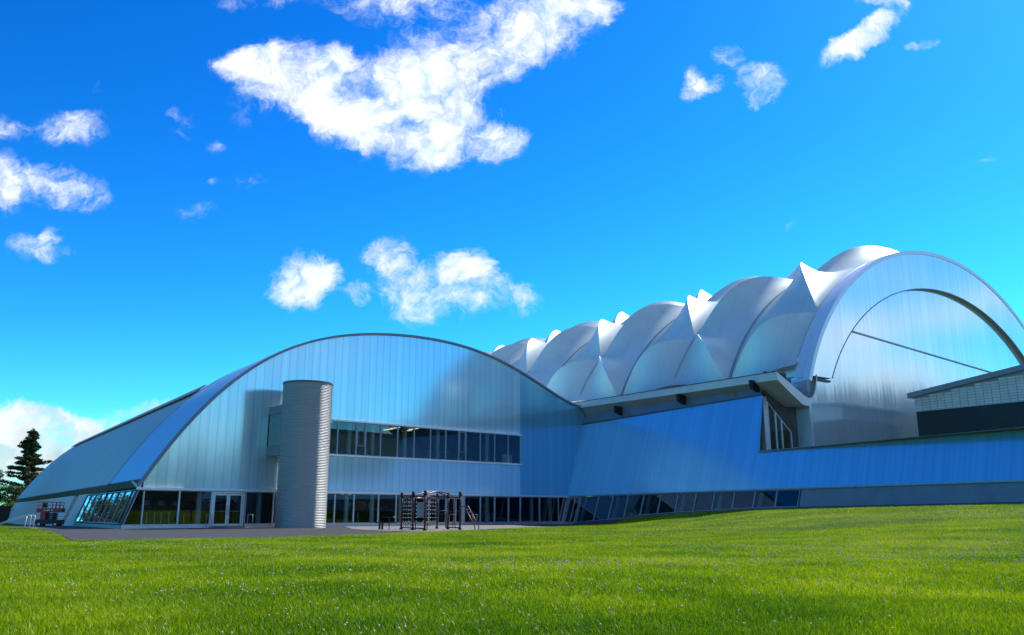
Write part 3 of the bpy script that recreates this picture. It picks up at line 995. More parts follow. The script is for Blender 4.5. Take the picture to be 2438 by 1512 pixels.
# ================================================================== corrugated tower
TC = FP(-4.1, -.25, 3.4)
TOWER = thing('stair_tower', 'tall round tower of corrugated galvanised steel standing before the arched front', 'tower', tuple(TC))
TR, TH_ = 1.86, 10.72
ncor = 92
zz = np.linspace(0, TH_, ncor * 6 + 1)
rr = TR - .035 + .035 * np.cos(2 * math.pi * ncor * zz / TH_)
aa = np.linspace(0, 2 * math.pi, 97)
P = np.zeros((len(zz), len(aa), 3))
P[:, :, 0] = TC[0] + rr[:, None] * np.cos(aa)[None]
P[:, :, 1] = TC[1] + rr[:, None] * np.sin(aa)[None]
P[:, :, 2] = TC[2] + zz[:, None]
mb = MB(); mb.grid(P, smooth=True, flip=True); mb.build('shell', M['corr'], TOWER)
mb = MB()
for k in range(64):
    a0, a1 = 2 * math.pi * k / 64, 2 * math.pi * (k + 1) / 64
    def q(a, r, z): return (TC[0] + r * math.cos(a), TC[1] + r * math.sin(a), TC[2] + z)
    mb.hexa([q(a0, TR - .1, TH_), q(a0, TR + .03, TH_), q(a1, TR + .03, TH_), q(a1, TR - .1, TH_), q(a0, TR - .1, TH_ + .12), q(a0, TR + .03, TH_ + .12), q(a1, TR + .03, TH_ + .12), q(a1, TR - .1, TH_ + .12)])
mb.build('rim', M['dark_trim'], TOWER)
mb = MB(); mb.tube([(TC[0], TC[1], TC[2] + TH_ - .3), (TC[0], TC[1], TC[2] + TH_ - .2)], TR - .12, 48); mb.build('cap', M['upstand'], TOWER)

# ================================================================== great membrane hall
GH = thing('membrane_hall', 'great hall with a silver scalloped fabric roof and long leaning blue wall', 'building', tuple(BP(12, 0)))
EC, EZ, EA, EB = 24.5, 5.0, 24.5, 20.7


def ell(theta, grow=0.0):
    """point of the end arch in (across, z), grown outwards"""
    x, z = -EA * math.cos(theta), EB * math.sin(theta)
    n = np.array([x / EA ** 2, z / EB ** 2]); n /= np.linalg.norm(n)
    return EC + x + n[0] * grow, EZ + z + n[1] * grow


PU, NL = 7.0, 6
LEV = [R(a) for a in (19.8, 38.5, 64, 90, 116, 141.5, 160.2)]
NSUB, NPER = 20, 16
T0 = 1.6


def level(v):
    return float(np.interp(v, range(7), LEV))


BULGE = (2.1, 2.35, 2.1)


def membrane():
    nu, nv = NPER * NSUB + 1, NL * NSUB + 1
    P = np.zeros((nu, nv, 3))
    for i in range(nu):
        for j in range(nv):
            a, v = i / NSUB, j / NSUB               # arch index (0 = node arch), level
            ki, kv = int(math.floor(a)), int(math.floor(v))
            if kv == NL: kv = NL - 1
            if ki == NPER: ki = NPER - 1
            fa, fv = a - ki, v - kv
            # even arch carries nodes on odd levels, odd arch on even levels
            lo_on_left = ((ki % 2 == 1) == (kv % 2 == 0))
            ur = fv if lo_on_left else 1 - fv
            hr = BULGE[min(kv, NL - 1 - kv)] * (max(0.0, math.sin(math.pi * fv)) ** 1.2)
            if fa <= ur:
                x = fa / ur if ur > 1e-6 else 0
                wid = ur
            else:
                x = (1 - fa) / (1 - ur) if ur < 1 - 1e-6 else 0
                wid = 1 - ur
            h = hr * x ** 1.5
            th = level(v)
            s_, z_ = ell(th, 0)
            s1, z1 = ell(th, 1.0)
            bx, bz = s1 - s_, z1 - z_ + 0.9
            bl = math.hypot(bx, bz)
            P[i, j] = EP(s_ + bx / bl * h, z_ + bz / bl * h, T0 + a * PU)
    # lower hem: scooped upwards between the feet (feet on odd arches)
    for i in range(nu):
        a = i / NSUB
        k = abs((a % 2) - 1)                        # 0 at feet, 1 mid-way
        lift = 0.8 * max(0, math.sin(math.pi * min(1, max(0, (k - .25) / .75)) / 2)) ** 1.2
        for j in range(0, 6):
            w = (1 - j / 6) ** 1.3
            P[i, j, 2] += lift * w
            P[i, nv - 1 - j, 2] += lift * w
    verts = P.reshape(-1, 3) - np.array(GH.location)
    F, sharp = [], set()
    def id_(i, j): return i * nv + j
    for i in range(nu - 1):
        for j in range(nv - 1):
            ki, kv = i // NSUB, j // NSUB
            lo_on_left = ((ki % 2 == 1) == (kv % 2 == 0))
            a_, b_, c_, d_ = id_(i, j), id_(i + 1, j), id_(i + 1, j + 1), id_(i, j + 1)
            li, lj = i % NSUB, j % NSUB
            if lo_on_left:
                F.append((a_, b_, c_)); F.append((a_, c_, d_))
                if li == lj: sharp.add((a_, c_))
            else:
                F.append((a_, b_, d_)); F.append((b_, c_, d_))
                if li == NSUB - 1 - lj: sharp.add((min(b_, d_), max(b_, d_)))
            if li == 0: sharp.add((a_, d_))
    me = bpy.data.meshes.new('membrane_roof')
    me.from_pydata(verts.tolist(), [], F)
    ul = me.uv_layers.new(name='UVMap')
    li = np.zeros(len(me.loops), int); me.loops.foreach_get('vertex_index', li)
    ul.data.foreach_set('uv', np.stack([(li // nv) / NSUB * PU, (li % nv) / NSUB * 8.0], -1).reshape(-1))
    me.polygons.foreach_set('use_smooth', np.ones(len(me.polygons), bool))
    at = me.attributes.new('sharp_edge', 'BOOLEAN', 'EDGE')
    ev = np.zeros(len(me.edges) * 2, int); me.edges.foreach_get('vertices', ev)
    ev = np.sort(ev.reshape(-1, 2), 1)
    at.data.foreach_set('value', [(int(x), int(y)) in sharp for x, y in ev])
    me.materials.append(M['membrane'])
    o = bpy.data.objects.new('membrane_roof', me); COL.objects.link(o); o.parent = GH


membrane()
mb = MB(); mb.face([EP(2, .3, 1), EP(47, .3, 1), EP(47, .3, 112), EP(2, .3, 112)]); mb.build('inner_floor', M['white_render'], GH)  # unseen pale floor, added to bounce neutral light up into the fabric
# valley cables on every second arch
for k in range(0, 9):
    mb = MB()
    for dt in (-.09, .09):
        mb.tube([EP(*ell(level(.05 + 5.9 * q), .07), T0 + k * PU + dt) for q in np.linspace(0, 1, 60)], .035, 5, False)
    mb.build('valley_cable', M['frame'] if k % 2 else M['alu'], GH)
# clamp strips at the star nodes
for k in range(2, 7, 2):
    for lv in (1, 3):
        mb = MB()
        pts = []
        for i, q in enumerate(np.linspace(-.2, .2, 25)):
            s_, z_ = ell(level(lv + q), .08 + (.06 if i % 3 == 1 else 0))
            pts.append(EP(s_, z_, T0 + k * PU))
        mb.tube(pts, [.07 if i % 3 == 1 else .035 for i in range(25)], 6)
        mb.build('cable_clamp', M['alu'], GH)
# end arch: rim, outer ring, recessed face
mb = MB()
TH = np.linspace(R(17.5), R(162.5), 110)
for i in range(len(TH) - 1):
    for (g0, g1, t0, t1) in ((-.05, .32, -.05, .6), (-.1, .10, .6, 1.6)):
        c = []
        for g_ in (g0, g1):
            for (th, t_) in ((TH[i], t0), (TH[i + 1], t0), (TH[i + 1], t1), (TH[i], t1)):
                s_, z_ = ell(th, g_); c.append(EP(s_, z_, t_))
        mb.hexa(c)
mb.build('arch_rim', M['alu_white'], GH)
IC, IA, IB = 24.3, 22.0, 17.2


def inn(th, k=1.0):
    return IC - IA * k * math.cos(th), EZ + IB * k * math.sin(th)


mb = MB()
a0 = math.asin((11.7 - EZ) / EB); b0 = math.asin((11.7 - EZ) / IB)
n = 120
for i in range(n):
    q0, q1 = i / n, (i + 1) / n
    o0, o1 = ell(a0 + (math.pi - 2 * a0) * q0), ell(a0 + (math.pi - 2 * a0) * q1)
    i0, i1 = inn(b0 + (math.pi - 2 * b0) * q0), inn(b0 + (math.pi - 2 * b0) * q1)
    mb.face([EP(*i0), EP(*i1), EP(*o1), EP(*o0)], [i0, i1, o1, o0])
mb.build('end_ring', M['poly_end'], GH)
mb = MB()
for i in range(n):
    q0, q1 = i / n, (i + 1) / n
    i0, i1 = inn(b0 + (math.pi - 2 * b0) * q0), inn(b0 + (math.pi - 2 * b0) * q1)
    mb.face([EP(*i0, .0), EP(*i0, 0.4), EP(*i1, 0.4), EP(*i1, .0)])
mb.face([EP(ell(a0)[0], 11.7, 0), EP(ell(a0)[0], 11.7, .4), EP(inn(b0)[0], 11.7, .4), EP(inn(b0)[0], 11.7, 0)])
mb.build('arch_reveal', M['upstand'], GH)
mb = MB()
xs = np.linspace(1.2, 47.5, 60)
for a, b in zip(xs[:-1], xs[1:]):
    def top(s): return EZ + EB * math.sqrt(max(0, 1 - ((s - EC) / EA) ** 2)) - .3
    mb.face([EP(a, 3.5, .4), EP(b, 3.5, .4), EP(b, max(4, top(b)), .4), EP(a, max(4, top(a)), .4)], [(a, 3.5), (b, 3.5), (b, max(4, top(b))), (a, max(4, top(a)))])
mb.build('end_wall', M['poly_end'], GH)
mb = MB()
mb.tube([EP(*inn(b0 + (math.pi - 2 * b0) * q), -.01) for q in np.linspace(0, 1, 100)], .045, 5)
mb.build('inner_arch_trim', M['flash'], GH)
mb = MB(); mb.bar(EP(7.2, 16.3, .36), EP(33, 15.0, .36), .1, .12); mb.build('ledge', M['flash'], GH)
mb = MB(); mb.box(EP(1.15, 3.5, .38), AV * .35, WA * 1.5, Z * 8.2); mb.build('corner_post', M['alu'], GH)
mb = MB(); mb.box(EP(2.0, 11.42, .25), AV * 2.2, WA * .9, Z * .16); mb.build('ledge_bracket', M['dark_trim'], GH)

# gutter canopy: one section swept from the near end to where it meets the front hall
OR_, OL_ = EP(-3.24, 11.55, -.05), np.array([6.35, 90.6, 12.5])
VR_, VL_ = EP(-.1, 9.35, -.05), EP(1.7, 11.2, 26.5)
UR_, UL_ = EP(1.75, 11.85, -.05), EP(2.2, 12.3, 26.5)


CS_UP = [(-3.24, 11.55), (-1.6, 10.76), (.05, 9.96), (.48, 9.83), (.94, 9.87), (1.3, 10.17), (1.55, 10.64), (1.75, 11.28), (1.89, 11.85)]
CS_DN = [(-3.24, 10.93), (-1.7, 10.02), (-.22, 9.23), (.22, 9.17), (.68, 9.24), (1.12, 9.56), (1.42, 9.95), (1.66, 10.5), (1.93, 11.6)]


def canopy_section(w):
    """near end: section read across the end arch; far end: the same, narrowed and lifted"""
    def pt(s_, z_):
        q = (s_ + 3.24) / 5.13
        a = EP(s_, z_, -.05)
        b = OL_ * (1 - q) + UL_ * q
        b[2] = 12.5 + (z_ - 11.55) * .95
        return a * (1 - w) + b * w
    return [pt(*c) for c in CS_UP], [pt(*c) for c in CS_DN]


secs = [canopy_section(w) for w in np.linspace(0, 1, 14)]
fa, so, gu = MB(), MB(), MB()
for i in range(len(secs) - 1):
    (u0, d0), (u1, d1) = secs[i], secs[i + 1]
    fa.face([d1[0], d0[0], u0[0], u1[0]])
    for k in range(len(u0) - 1):
        gu.face([u1[k], u0[k], u0[k + 1], u1[k + 1]], smooth=k > 1)
        so.face([d0[k], d1[k], d1[k + 1], d0[k + 1]], smooth=k > 1)
    fa.face([u0[-1], u1[-1], d1[-1], d0[-1]])
for (u_, d_), fl in ((secs[0], False), (secs[-1], True)):
    for k in range(len(u_) - 1):
        q = [u_[k], d_[k], d_[k + 1], u_[k + 1]]
        fa.face(q[::-1] if fl else q)
CAN = fa.build('gutter_canopy', M['fascia'], GH)
so.build('canopy_soffit', M['soffit'], CAN)
gu.build('gutter_lining', M['base_wall'], CAN)
mb = MB()
mb.face([EP(2.5, 9.9, .45), EP(2.5, 9.9, 27), EP(2.5, 13.3, 27), EP(2.5, 13.3, .45)])
mb.build('gutter_back', M['alu'], CAN)
mb = MB()
mb.bar(OR_ + Z * .03 + AV * .05, OL_ + Z * .03 + AV * .05, .2, .06); mb.build('gutter_edge', M['dark_trim'], CAN)

# leaning blue wall, parapet, base
ZB, ZP, ZT = 2.66, 5.49, 10.02


def blue_face(m_, s0, s1, z0, z1, d=0.0):
    nz = 8
    zs = np.linspace(z0, z1, nz + 1)
    for a, b in zip(zs[:-1], zs[1:]):
        m_.face([BP(s0, a, d), BP(s1, a, d), BP(s1, b, d), BP(s0, b, d)], [(s0, a), (s1, a), (s1, b), (s0, b)])


mb = MB()
for a, b in zip(np.linspace(-1.2, 25.3, 28)[:-1], np.linspace(-1.2, 25.3, 28)[1:]):
    mb.face([BP(max(a, -(1.2) * (1)), ZB), BP(b, ZB), BP(b, ZT), BP(a, ZT)], [(a, ZB), (b, ZB), (b, ZT), (a, ZT)])
mb.face([BP(25.3, ZP), BP(26.02, ZP), BP(25.301, ZT)], [(25.3, ZP), (26.02, ZP), (25.3, ZT)])
for a, b in zip(np.linspace(25.3, 62, 20)[:-1], np.linspace(25.3, 62, 20)[1:]):
    mb.face([BP(a, ZB), BP(b, ZB), BP(b, ZP), BP(a, ZP)], [(a, ZB), (b, ZB), (b, ZP), (a, ZP)])
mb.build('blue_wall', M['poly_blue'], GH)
mb = MB(); mb.hexa([BP(25.95, ZP - .12, -.5), BP(62, ZP - .12, -.5), BP(62, ZP - .12, .05), BP(25.95, ZP - .12, .05), BP(25.95, ZP + .06, -.5), BP(62, ZP + .06, -.5), BP(62, ZP + .06, .05), BP(25.95, ZP + .06, .05)])
mb.build('coping', M['base_wall'], GH)
mb = MB(); mb.bar(BP(-1.4, ZT + .04, .02), BP(25.3, ZT + .04, .02), .12, .1); mb.build('top_trim', M['dark_trim'], GH)
mb = MB(); mb.bar(BP(0.1, ZB - .05, .03), BP(62, ZB - .05, .03), .1, .1); mb.build('drip_rail', M['flash'], GH)
mb = MB()
mb.face([BP(30.75, -.6, -.02), BP(62, -.6, -.02), BP(62, ZB, -.02), BP(30.75, ZB, -.02)])
mb.build('base_wall', M['base_wall'], GH)
mb = MB()
for a, b in zip(np.linspace(2.6, 62, 40)[:-1], np.linspace(2.6, 62, 40)[1:]):
    pa, pb_ = BP(a, 1), BP(b, 1)
    za, zb_ = zg(pa), zg(pb_)
    mb.hexa([BP(a, za - 1, -.3), BP(b, zb_ - 1, -.3), BP(b, zb_ - 1, .06), BP(a, za - 1, .06), BP(a, za + .13, -.3), BP(b, zb_ + .13, -.3), BP(b, zb_ + .13, .06), BP(a, za + .13, .06)])
mb.build('plinth', M['dark_trim'], GH)
# upstand between wall and canopy, brackets
mb = MB()
mb.face([BP(-1.4, ZT, -.1), BP(25.0, ZT, -.1), BP(25.0, 11.6, -.1), BP(-1.4, 12.3, -.1)])
mb.build('upstand', M['upstand'], GH)
for s in (6.3, 15.8, 24.75):
    p = BP(s, 10.2, .0)
    mb = MB(); c0 = BP(s - .18, 10.3, .02)
    mb.hexa([c0, c0 + DB * .36, c0 + DB * .36 - AV * .8 + Z * .25, c0 - AV * .8 + Z * .25, c0 + Z * .8, c0 + DB * .36 + Z * .8, c0 + DB * .36 - AV * .9 + Z * .9, c0 - AV * .9 + Z * .9])
    mb.build('bracket', M['black'], GH)
# base windows, each leaning with the wall
WS = [2.66, 5.67, 8.03, 10.43, 12.74, 15.11, 17.43, 19.7, 21.88, 24.12, 26.3, 28.48, 30.63]
for a, b in zip(WS[:-1], WS[1:]):
    za, zb_ = zg(BP(a, 1)) + .14, zg(BP(b, 1)) + .14
    window([BP(a, za, -.12), BP(b, zb_, -.12), BP(b, ZB - .1, -.12), BP(a, ZB - .1, -.12)], M['glass_dark'], fw=.06, frame_mat=M['frame'], parent=GH)
for s in (2.95, 8.3, 13.0, 17.7, 22.15, 26.55):
    mb = MB()
    mb.tube([BP(s, 0, -.5), BP(s, ZB, -.5)], .2, 12, False)
    mb.build('column', M['column'], GH)
# entrance in the corner
mb = MB()
mb.hexa([BP(.0, -.3, -.3), BP(.55, -.3, -.3), BP(.55, -.3, -.02), BP(.0, -.3, -.02), BP(.0, ZB - .1, -.3), BP(.55, ZB - .1, -.3), BP(.55, ZB - .1, -.02), BP(.0, ZB - .1, -.02)])
mb.build('corner_panel', M['flash'], GH)
d0 = MB()
for s0, s1, z0, z1 in ((.56, .7, -.1, ZB - .12), (1.5, 1.66, -.1, ZB - .25), (2.3, 2.5, -.1, ZB - .12), (.701, 2.299, ZB - .24, ZB - .12), (.701, 2.299, -.1, .12)):
    d0.hexa([BP(s0, z0, -.1), BP(s1, z0, -.1), BP(s1, z0, .0), BP(s0, z0, .0), BP(s0, z1, -.1), BP(s1, z1, -.1), BP(s1, z1, .0), BP(s0, z1, .0)])
DOOR = d0.build('door', M['flash'], GH)
for s0, s1 in ((.7, 1.5), (1.66, 2.3)):
    g = MB(); g.face([BP(s0, .1, -.05), BP(s1, .1, -.05), BP(s1, ZB - .24, -.05), BP(s0, ZB - .24, -.05)]); g.build('pane', M['glass_dark'], DOOR)
# room behind the base windows
HB = np.array([0.8784, 0.4781, 0.0])


def BH(s_, z_, inw):
    q = BP(s_, 2.6) + HB * inw
    q[2] = z_
    return q


mb = MB()
mb.face([BH(-.5, -.6, 6), BH(31, -.6, 6), BH(31, 2.8, 6), BH(-.5, 2.8, 6)])
mb.face([BH(-.5, -.25, -.6), BH(31, .5, -.6), BH(31, .5, 6), BH(-.5, -.25, 6)])
mb.face([BH(-.5, ZB + .03, .12), BH(31, ZB + .03, .12), BH(31, ZB + .03, 6), BH(-.5, ZB + .03, 6)])
mb.face([BH(31, -.6, -.4), BH(31, ZB, .1), BH(31, ZB, 6), BH(31, -.6, 6)])
mb.face([BH(-.3, -.6, -.4), BH(-.3, ZB, .1), BH(-.3, ZB, 6), BH(-.3, -.6, 6)])
mb.build('inner_wall', M['inner_dark'], GH)
# end of the upper storey: window turned to the right under the canopy
C0 = np.array([19.85, 66.35, 0]); C1 = EP(1.15, 0, 1.6); C1[2] = 0
CD = (C1 - C0) / np.linalg.norm(C1 - C0); CN = np.array([CD[1], -CD[0], 0]); CL = np.linalg.norm(C1 - C0)


def CP(u, z, d=0.0):
    return C0 + CD * u + Z * z + CN * d


mb = MB()
mb.box(CP(.0, 4.0, -.3), CD * .4, CN * .36, Z * 5.95)
mb.build('corner_frame', M['alu'], GH)
mb = MB()
mb.face([CP(2.75, 3.5, -.02), CP(CL, 3.5, -.02), CP(CL, 11, -.02), CP(2.75, 11, -.02)])
mb.face([CP(.3, 9.65, -.02), CP(2.75, 7.2, -.02), CP(2.75, 12, -.02), CP(.3, 12, -.02)])
mb.build('dark_cladding', M['dark_soffit'], GH)
tops = lambda u: 9.65 - (u - .3) * 1.0
for a, b in ((.38, 1.15), (1.15, 1.75), (1.75, 2.75)):
    window([CP(a, 5.2), CP(b, 5.2), CP(b, tops(b)), CP(a, tops(a))], M['glass_dark'], fw=.07, frame_mat=M['alu'], parent=GH)
mb = MB()
mb.face([CP(-.2, 3, -3), CP(7, 3, -3), CP(7, 11, -3), CP(-.2, 11, -3)])
mb.face([CP(-.15, 3, -.4), CP(-.15, 3, -3), CP(-.15, 9.8, -3), CP(-.15, 9.8, -.4)])
mb.face([CP(-.1, 5.1, -.1), CP(7, 5.1, -.1), CP(7, 5.1, -3), CP(-.1, 5.1, -3)])
mb.build('stair_wall', M['soffit'], GH)
mb = MB()
q0 = BP(25.3, ZP, 0)
mb.face([q0, np.array([*EP(1.3, 0, 1.0)[:2], ZP]), np.array([*EP(45, 0, 1.0)[:2], ZP]), np.array([*BP(62, 0)[:2], ZP])])
mb.build('terrace', M['upstand'], GH)

# ================================================================== flat tiled block on the right
K0 = np.array([33.7, 70.0, 0]); KD = np.array([0.584158, -0.811640, 0]); KN = np.array([-0.811640, -0.584158, 0])


def KP(u, z, d=0.0):
    return K0 + KD * u + Z * z + KN * d


BLK = thing('flat_roof_block', 'black block with a pale tiled band under its flat sloping roof edge', 'building', tuple(KP(8, 5.4)))


def ktop(u): return 10.75 + .125 * u


L = 34
mb = MB()
mb.hexa([KP(0, 5.0, -9), KP(L, 5.0, -9), KP(L, 5.0, 0), KP(0, 5.0, 0), KP(0, 9.18, -9), KP(L, 9.18, -9), KP(L, 9.18, 0), KP(0, 9.18, 0)])
mb.build('black_wall', M['black'], BLK)
mb = MB()
mb.hexa([KP(0, 9.18, -9), KP(L, 9.18, -9), KP(L, 9.18, .03), KP(0, 9.18, .03), KP(0, ktop(0) - .1, -9), KP(L, ktop(L) - .1, -9), KP(L, ktop(L) - .1, .03), KP(0, ktop(0) - .1, .03)])
mb.build('tile_backing', M['grout'], BLK)
mb = MB()
tw, th = .62, .215
k = 0
while k * tw < L:
    u0, u1 = k * tw + .02, (k + 1) * tw - .02
    r_ = 0
    while True:
        z0 = 9.22 + r_ * th; z1 = z0 + th - .03
        if z1 > ktop(u0) - .42: break
        dd = .045 + random.uniform(-.004, .004)
        mb.face([KP(u0, z0, dd), KP(u1, z0, dd + random.uniform(-.005, .005)), KP(u1, z1, dd), KP(u0, z1, dd)])
        r_ += 1
    k += 1
mb.build('tile_band', M['tile'], BLK)
mb = MB(); mb.bar(KP(0, 9.17, .06), KP(L, 9.17, .06), .1, .08); mb.build('band_trim', M['flash'], BLK)
mb = MB()
mb.hexa([KP(-.45, ktop(0) - .42, -9.3), KP(L, ktop(L) - .42, -9.3), KP(L, ktop(L) - .42, .35), KP(-.45, ktop(0) - .42, .35), KP(-.45, ktop(0) - .02, -9.3), KP(L, ktop(L) - .02, -9.3), KP(L, ktop(L) - .02, .35), KP(-.45, ktop(0) - .02, .35)])
for u in np.arange(3.0, L, 3.3):
    mb.hexa([KP(u, ktop(u) - .43, .352), KP(u + .06, ktop(u) - .43, .352), KP(u + .06, ktop(u) - .43, .37), KP(u, ktop(u) - .43, .37), KP(u, ktop(u), .352), KP(u + .06, ktop(u), .352), KP(u + .06, ktop(u), .37), KP(u, ktop(u), .37)])
mb.build('roof_edge', M['base_wall'], BLK)

# ================================================================== outdoor climbing frame
def gp(x, y, dz=0.0):
    return np.array([x, y, zg((x, y)) + .03 + dz])


POSTS = [(-7.1, 55.5), (-6.08, 53.0), (-5.14, 51.0), (-5.05, 58.3), (-4.15, 56.0), (-3.22, 53.6)]
CF = thing('climbing_frame', 'maroon outdoor climbing frame with six posts, rope net and ladders on the paving', 'climbing frame', tuple(gp(-5, 54.5)))
HP = 2.28
PB = [gp(*p) for p in POSTS]
for b in PB:
    mb = MB(); mb.tube([b, b + Z * (HP - .12)], .062, 10); po = mb.build('post', M['maroon'], CF)
    mb = MB(); mb.tube([b + Z * (HP - .25), b + Z * (HP - .2), b + Z * HP, b + Z * (HP + .05)], [.11, .12, .1, .03], 10); mb.build('cap', M['black_rubber'], po)
    mb = MB(); mb.tube([b, b + Z * .12], .11, 10); mb.build('foot', M['black_rubber'], po)
zt = HP - .3
for a, b in ((0, 3), (0, 1), (1, 2), (2, 3), (3, 4), (4, 5)):
    mb = MB(); mb.tube([PB[a] + Z * zt, PB[b] + Z * zt], .045, 8); mb.build('beam', M['maroon'], CF)
for a, b in ((1, 2), (0, 1), (4, 5)):
    mb = MB(); mb.tube([PB[a] + Z * .12, PB[b] + Z * .12], .04, 8); mb.build('base_rail', M['maroon'], CF)
# overhead arched ladder
lad = MB()
sideA = [PB[1] * (1 - q) + PB[4] * q + Z * (zt + .38 * math.sin(math.pi * q)) for q in np.linspace(0, 1, 13)]
sh = np.array([.42, .30, 0])
sideB = [p + sh for p in sideA]
lad.tube(sideA, .035, 7); lad.tube(sideB, .035, 7)
for p, q in list(zip(sideA, sideB))[1:-1]:
    lad.tube([p, q], .02, 6)
lad.build('overhead_ladder', M['maroon'], CF)


def net(pa, pb_, name):
    rope, kn = MB(), MB()
    nx, nz = 5, 8
    for i in range(nx + 1):
        p = pa * (1 - i / nx) + pb_ * (i / nx)
        rope.tube([p + Z * .15, p + Z * zt], .010, 4)
    for k in range(nz):
        z = .25 + k * (zt - .3) / (nz - 1)
        rope.tube([pa + Z * z, pb_ + Z * z], .010, 4)
        for i in range(1, nx):
            p = pa * (1 - i / nx) + pb_ * (i / nx) + Z * z
            kn.tube([p - Z * .03, p - Z * .02, p + Z * .02, p + Z * .03], [.006, .03, .03, .006], 6)
    o = rope.build(name, M['black_rubber'], CF)
    kn.build('knots', M['white_plastic'], o)


net(PB[0], PB[1], 'climbing_net'); net(PB[2], PB[3], 'climbing_net'); net(PB[0], PB[3], 'climbing_net')
# board between second and third post
mid = PB[1] * .25 + PB[2] * .75
dr = (PB[2] - PB[1]) / np.linalg.norm(PB[2] - PB[1])
mb = MB(); ex = np.array([.86, .1, 0]); ex /= np.linalg.norm(ex)
c = mid + Z * .75 - np.array([0, .2, 0])
pts = [(-.28, 0), (.28, 0), (.28, .75), (.2, .86), (-.2, .86), (-.28, .75)]
mb.face([c + ex * u + Z * v for u, v in pts]); mb.face([c + ex * u + Z * v + np.array([0, .05, 0]) for u, v in pts][::-1])
for (u0, v0), (u1, v1) in zip(pts, pts[1:] + pts[:1]):
    mb.face([c + ex * u0 + Z * v0, c + ex * u0 + Z * v0 + np.array([0, .05, 0]), c + ex * u1 + Z * v1 + np.array([0, .05, 0]), c + ex * u1 + Z * v1])
mb.build('back_board', M['upstand'], CF)
mb = MB()
for u in (-.34, .34):
    mb.tube([c + ex * u - Z * .72, c + ex * u - Z * .3, c + ex * u * .8 + np.array([0, -.25, -.3])], .03, 6)
mb.build('foot_pedals', M['maroon'], CF)
# curved rung ladder between fifth and sixth post
mb = MB()
la = PB[4] * .62 + PB[5] * .38; lb = PB[4] * .38 + PB[5] * .62
for p, sg in ((la, -1), (lb, 1)):
    mb.tube([p + Z * (.12 + q * (zt - .12)) + np.array([sg * -.06 * math.sin(math.pi * q), 0, 0]) for q in np.linspace(0, 1, 9)], .025, 6)
for q in np.linspace(.08, .92, 7):
    mb.tube([la + Z * (.12 + q * (zt - .12)), lb + Z * (.12 + q * (zt - .12))], .016, 5)
mb.build('rung_ladder', M['maroon'], CF)
# dip bars
mb = MB()
e0 = PB[3] + np.array([-.55, -.6, 1.18]); e1 = PB[3] + np.array([.62, -.45, 1.18])
for off in (0, .5):
    o = np.array([0, off, 0])
    mb.tube([e0 + o, e1 + o, e1 + o - Z * 1.12], .03, 7)
mb.build('dip_bars', M['maroon'], CF)
# sloping ladder on the right
mb = MB()
top = PB[5] + Z * 1.42 + np.array([.1, 0, 0])
for off in (0, 1):
    o = np.array([.22 * off, .5 * off, 0])
    ft = gp(-2.28, 52.9) + o
    mb.tube([PB[5] + Z * 1.42 + o * .5, top + o + np.array([.15, 0, .0]), ft + Z * .22, ft + Z * .1 + np.array([.02, 0, 0]), ft - Z * .02], .028, 7)
for q in np.linspace(.15, .9, 6):
    a = top + np.array([.15, 0, 0]); b = gp(-2.28, 52.9) + Z * .22
    p = a * (1 - q) + b * q
    mb.tube([p, p + np.array([.22, .5, 0])], .018, 5)
mb.build('sloping_ladder', M['maroon'], CF)
# sit-up bench
BN = thing('exercise_bench', 'low dark bench with foot bar left of the maroon climbing frame', 'bench', tuple(gp(-8.2, 55.6)))
b0 = gp(-8.75, 55.9); b1 = gp(-7.45, 55.6)
mb = MB(); mb.bar(b0 + Z * .4, b1 + Z * .42, .34, .06); mb.build('seat', M['lift_dark'], BN)
for q in (.16, .3):
    p = b0 * (1 - q) + b1 * q
    mb = MB(); mb.bar(p - Z * .03, p + Z * .39, .12, .12, (1, 0, 0)); mb.build('leg', M['lift_dark'], BN)
mb = MB(); p = b0 * .35 + b1 * .65; mb.tube([p - Z * .03, p + Z * .75], .03, 6); mb.tube([p + Z * .75 + np.array([-.5, 0, 0]), p + Z * .75 + np.array([.4, 0, 0])], .03, 6); mb.build('foot_bar', M['maroon'], BN)

# ================================================================== scissor lift by the white wall
LP = np.array([-40.6, 75.9]); lz = zg(LP)
SL = thing('scissor_lift', 'red scissor lift parked on the yard against the long white side wall', 'scissor lift', (LP[0], LP[1], lz))
lrz = R(8)
ca, sa = math.cos(lrz), math.sin(lrz)


def lp(x, y, z):
    x, y, z = x * .86, y * .86, z * .86
    return np.array([LP[0] + ca * x - sa * y, LP[1] + sa * x + ca * y, lz + z])


mb = MB(); mb.cbox(lp(0, 0, .22), 2.15, .95, .38, lrz); mb.cbox(lp(-.92, 0, .45), .36, .9, .22, lrz); mb.build('chassis', M['lift_dark'], SL)
for x in (-.78, .78):
    for y in (-.48, .48):
        mb = MB(); mb.tube([lp(x, y - .11, .22), lp(x, y + .11, .22)], .22, 16); w = mb.build('wheel', M['black_rubber'], SL)
        mb = MB(); mb.tube([lp(x, y - .12, .22), lp(x, y + .12, .22)], .1, 12); mb.build('rim', M['white_plastic'], w)
mb = MB()
for k in range(4):
    z0 = .62 + k * .18
    for y in (-.32, .32):
        mb.bar(lp(-.5, y, z0), lp(.62, y, z0 + .16), .06, .08); mb.bar(lp(.62, y + .07, z0), lp(-.5, y + .07, z0 + .16), .06, .08)
mb.build('scissor_arms', M['lift_dark'], SL)
mb = MB(); mb.cbox(lp(-.52, 0, .6), .42, .86, .8, lrz); mb.build('ram_housing', M['lift_red'], SL)
mb = MB(); mb.cbox(lp(0, 0, 1.4), 2.05, 1.0, .12, lrz)
for y in (-.5, .5):
    mb.cbox(lp(0, y, 1.38), 2.05, .04, .36, lrz)
for x in (-1.02, 1.02):
    mb.cbox(lp(x, 0, 1.38), .04, .96, .36, lrz)
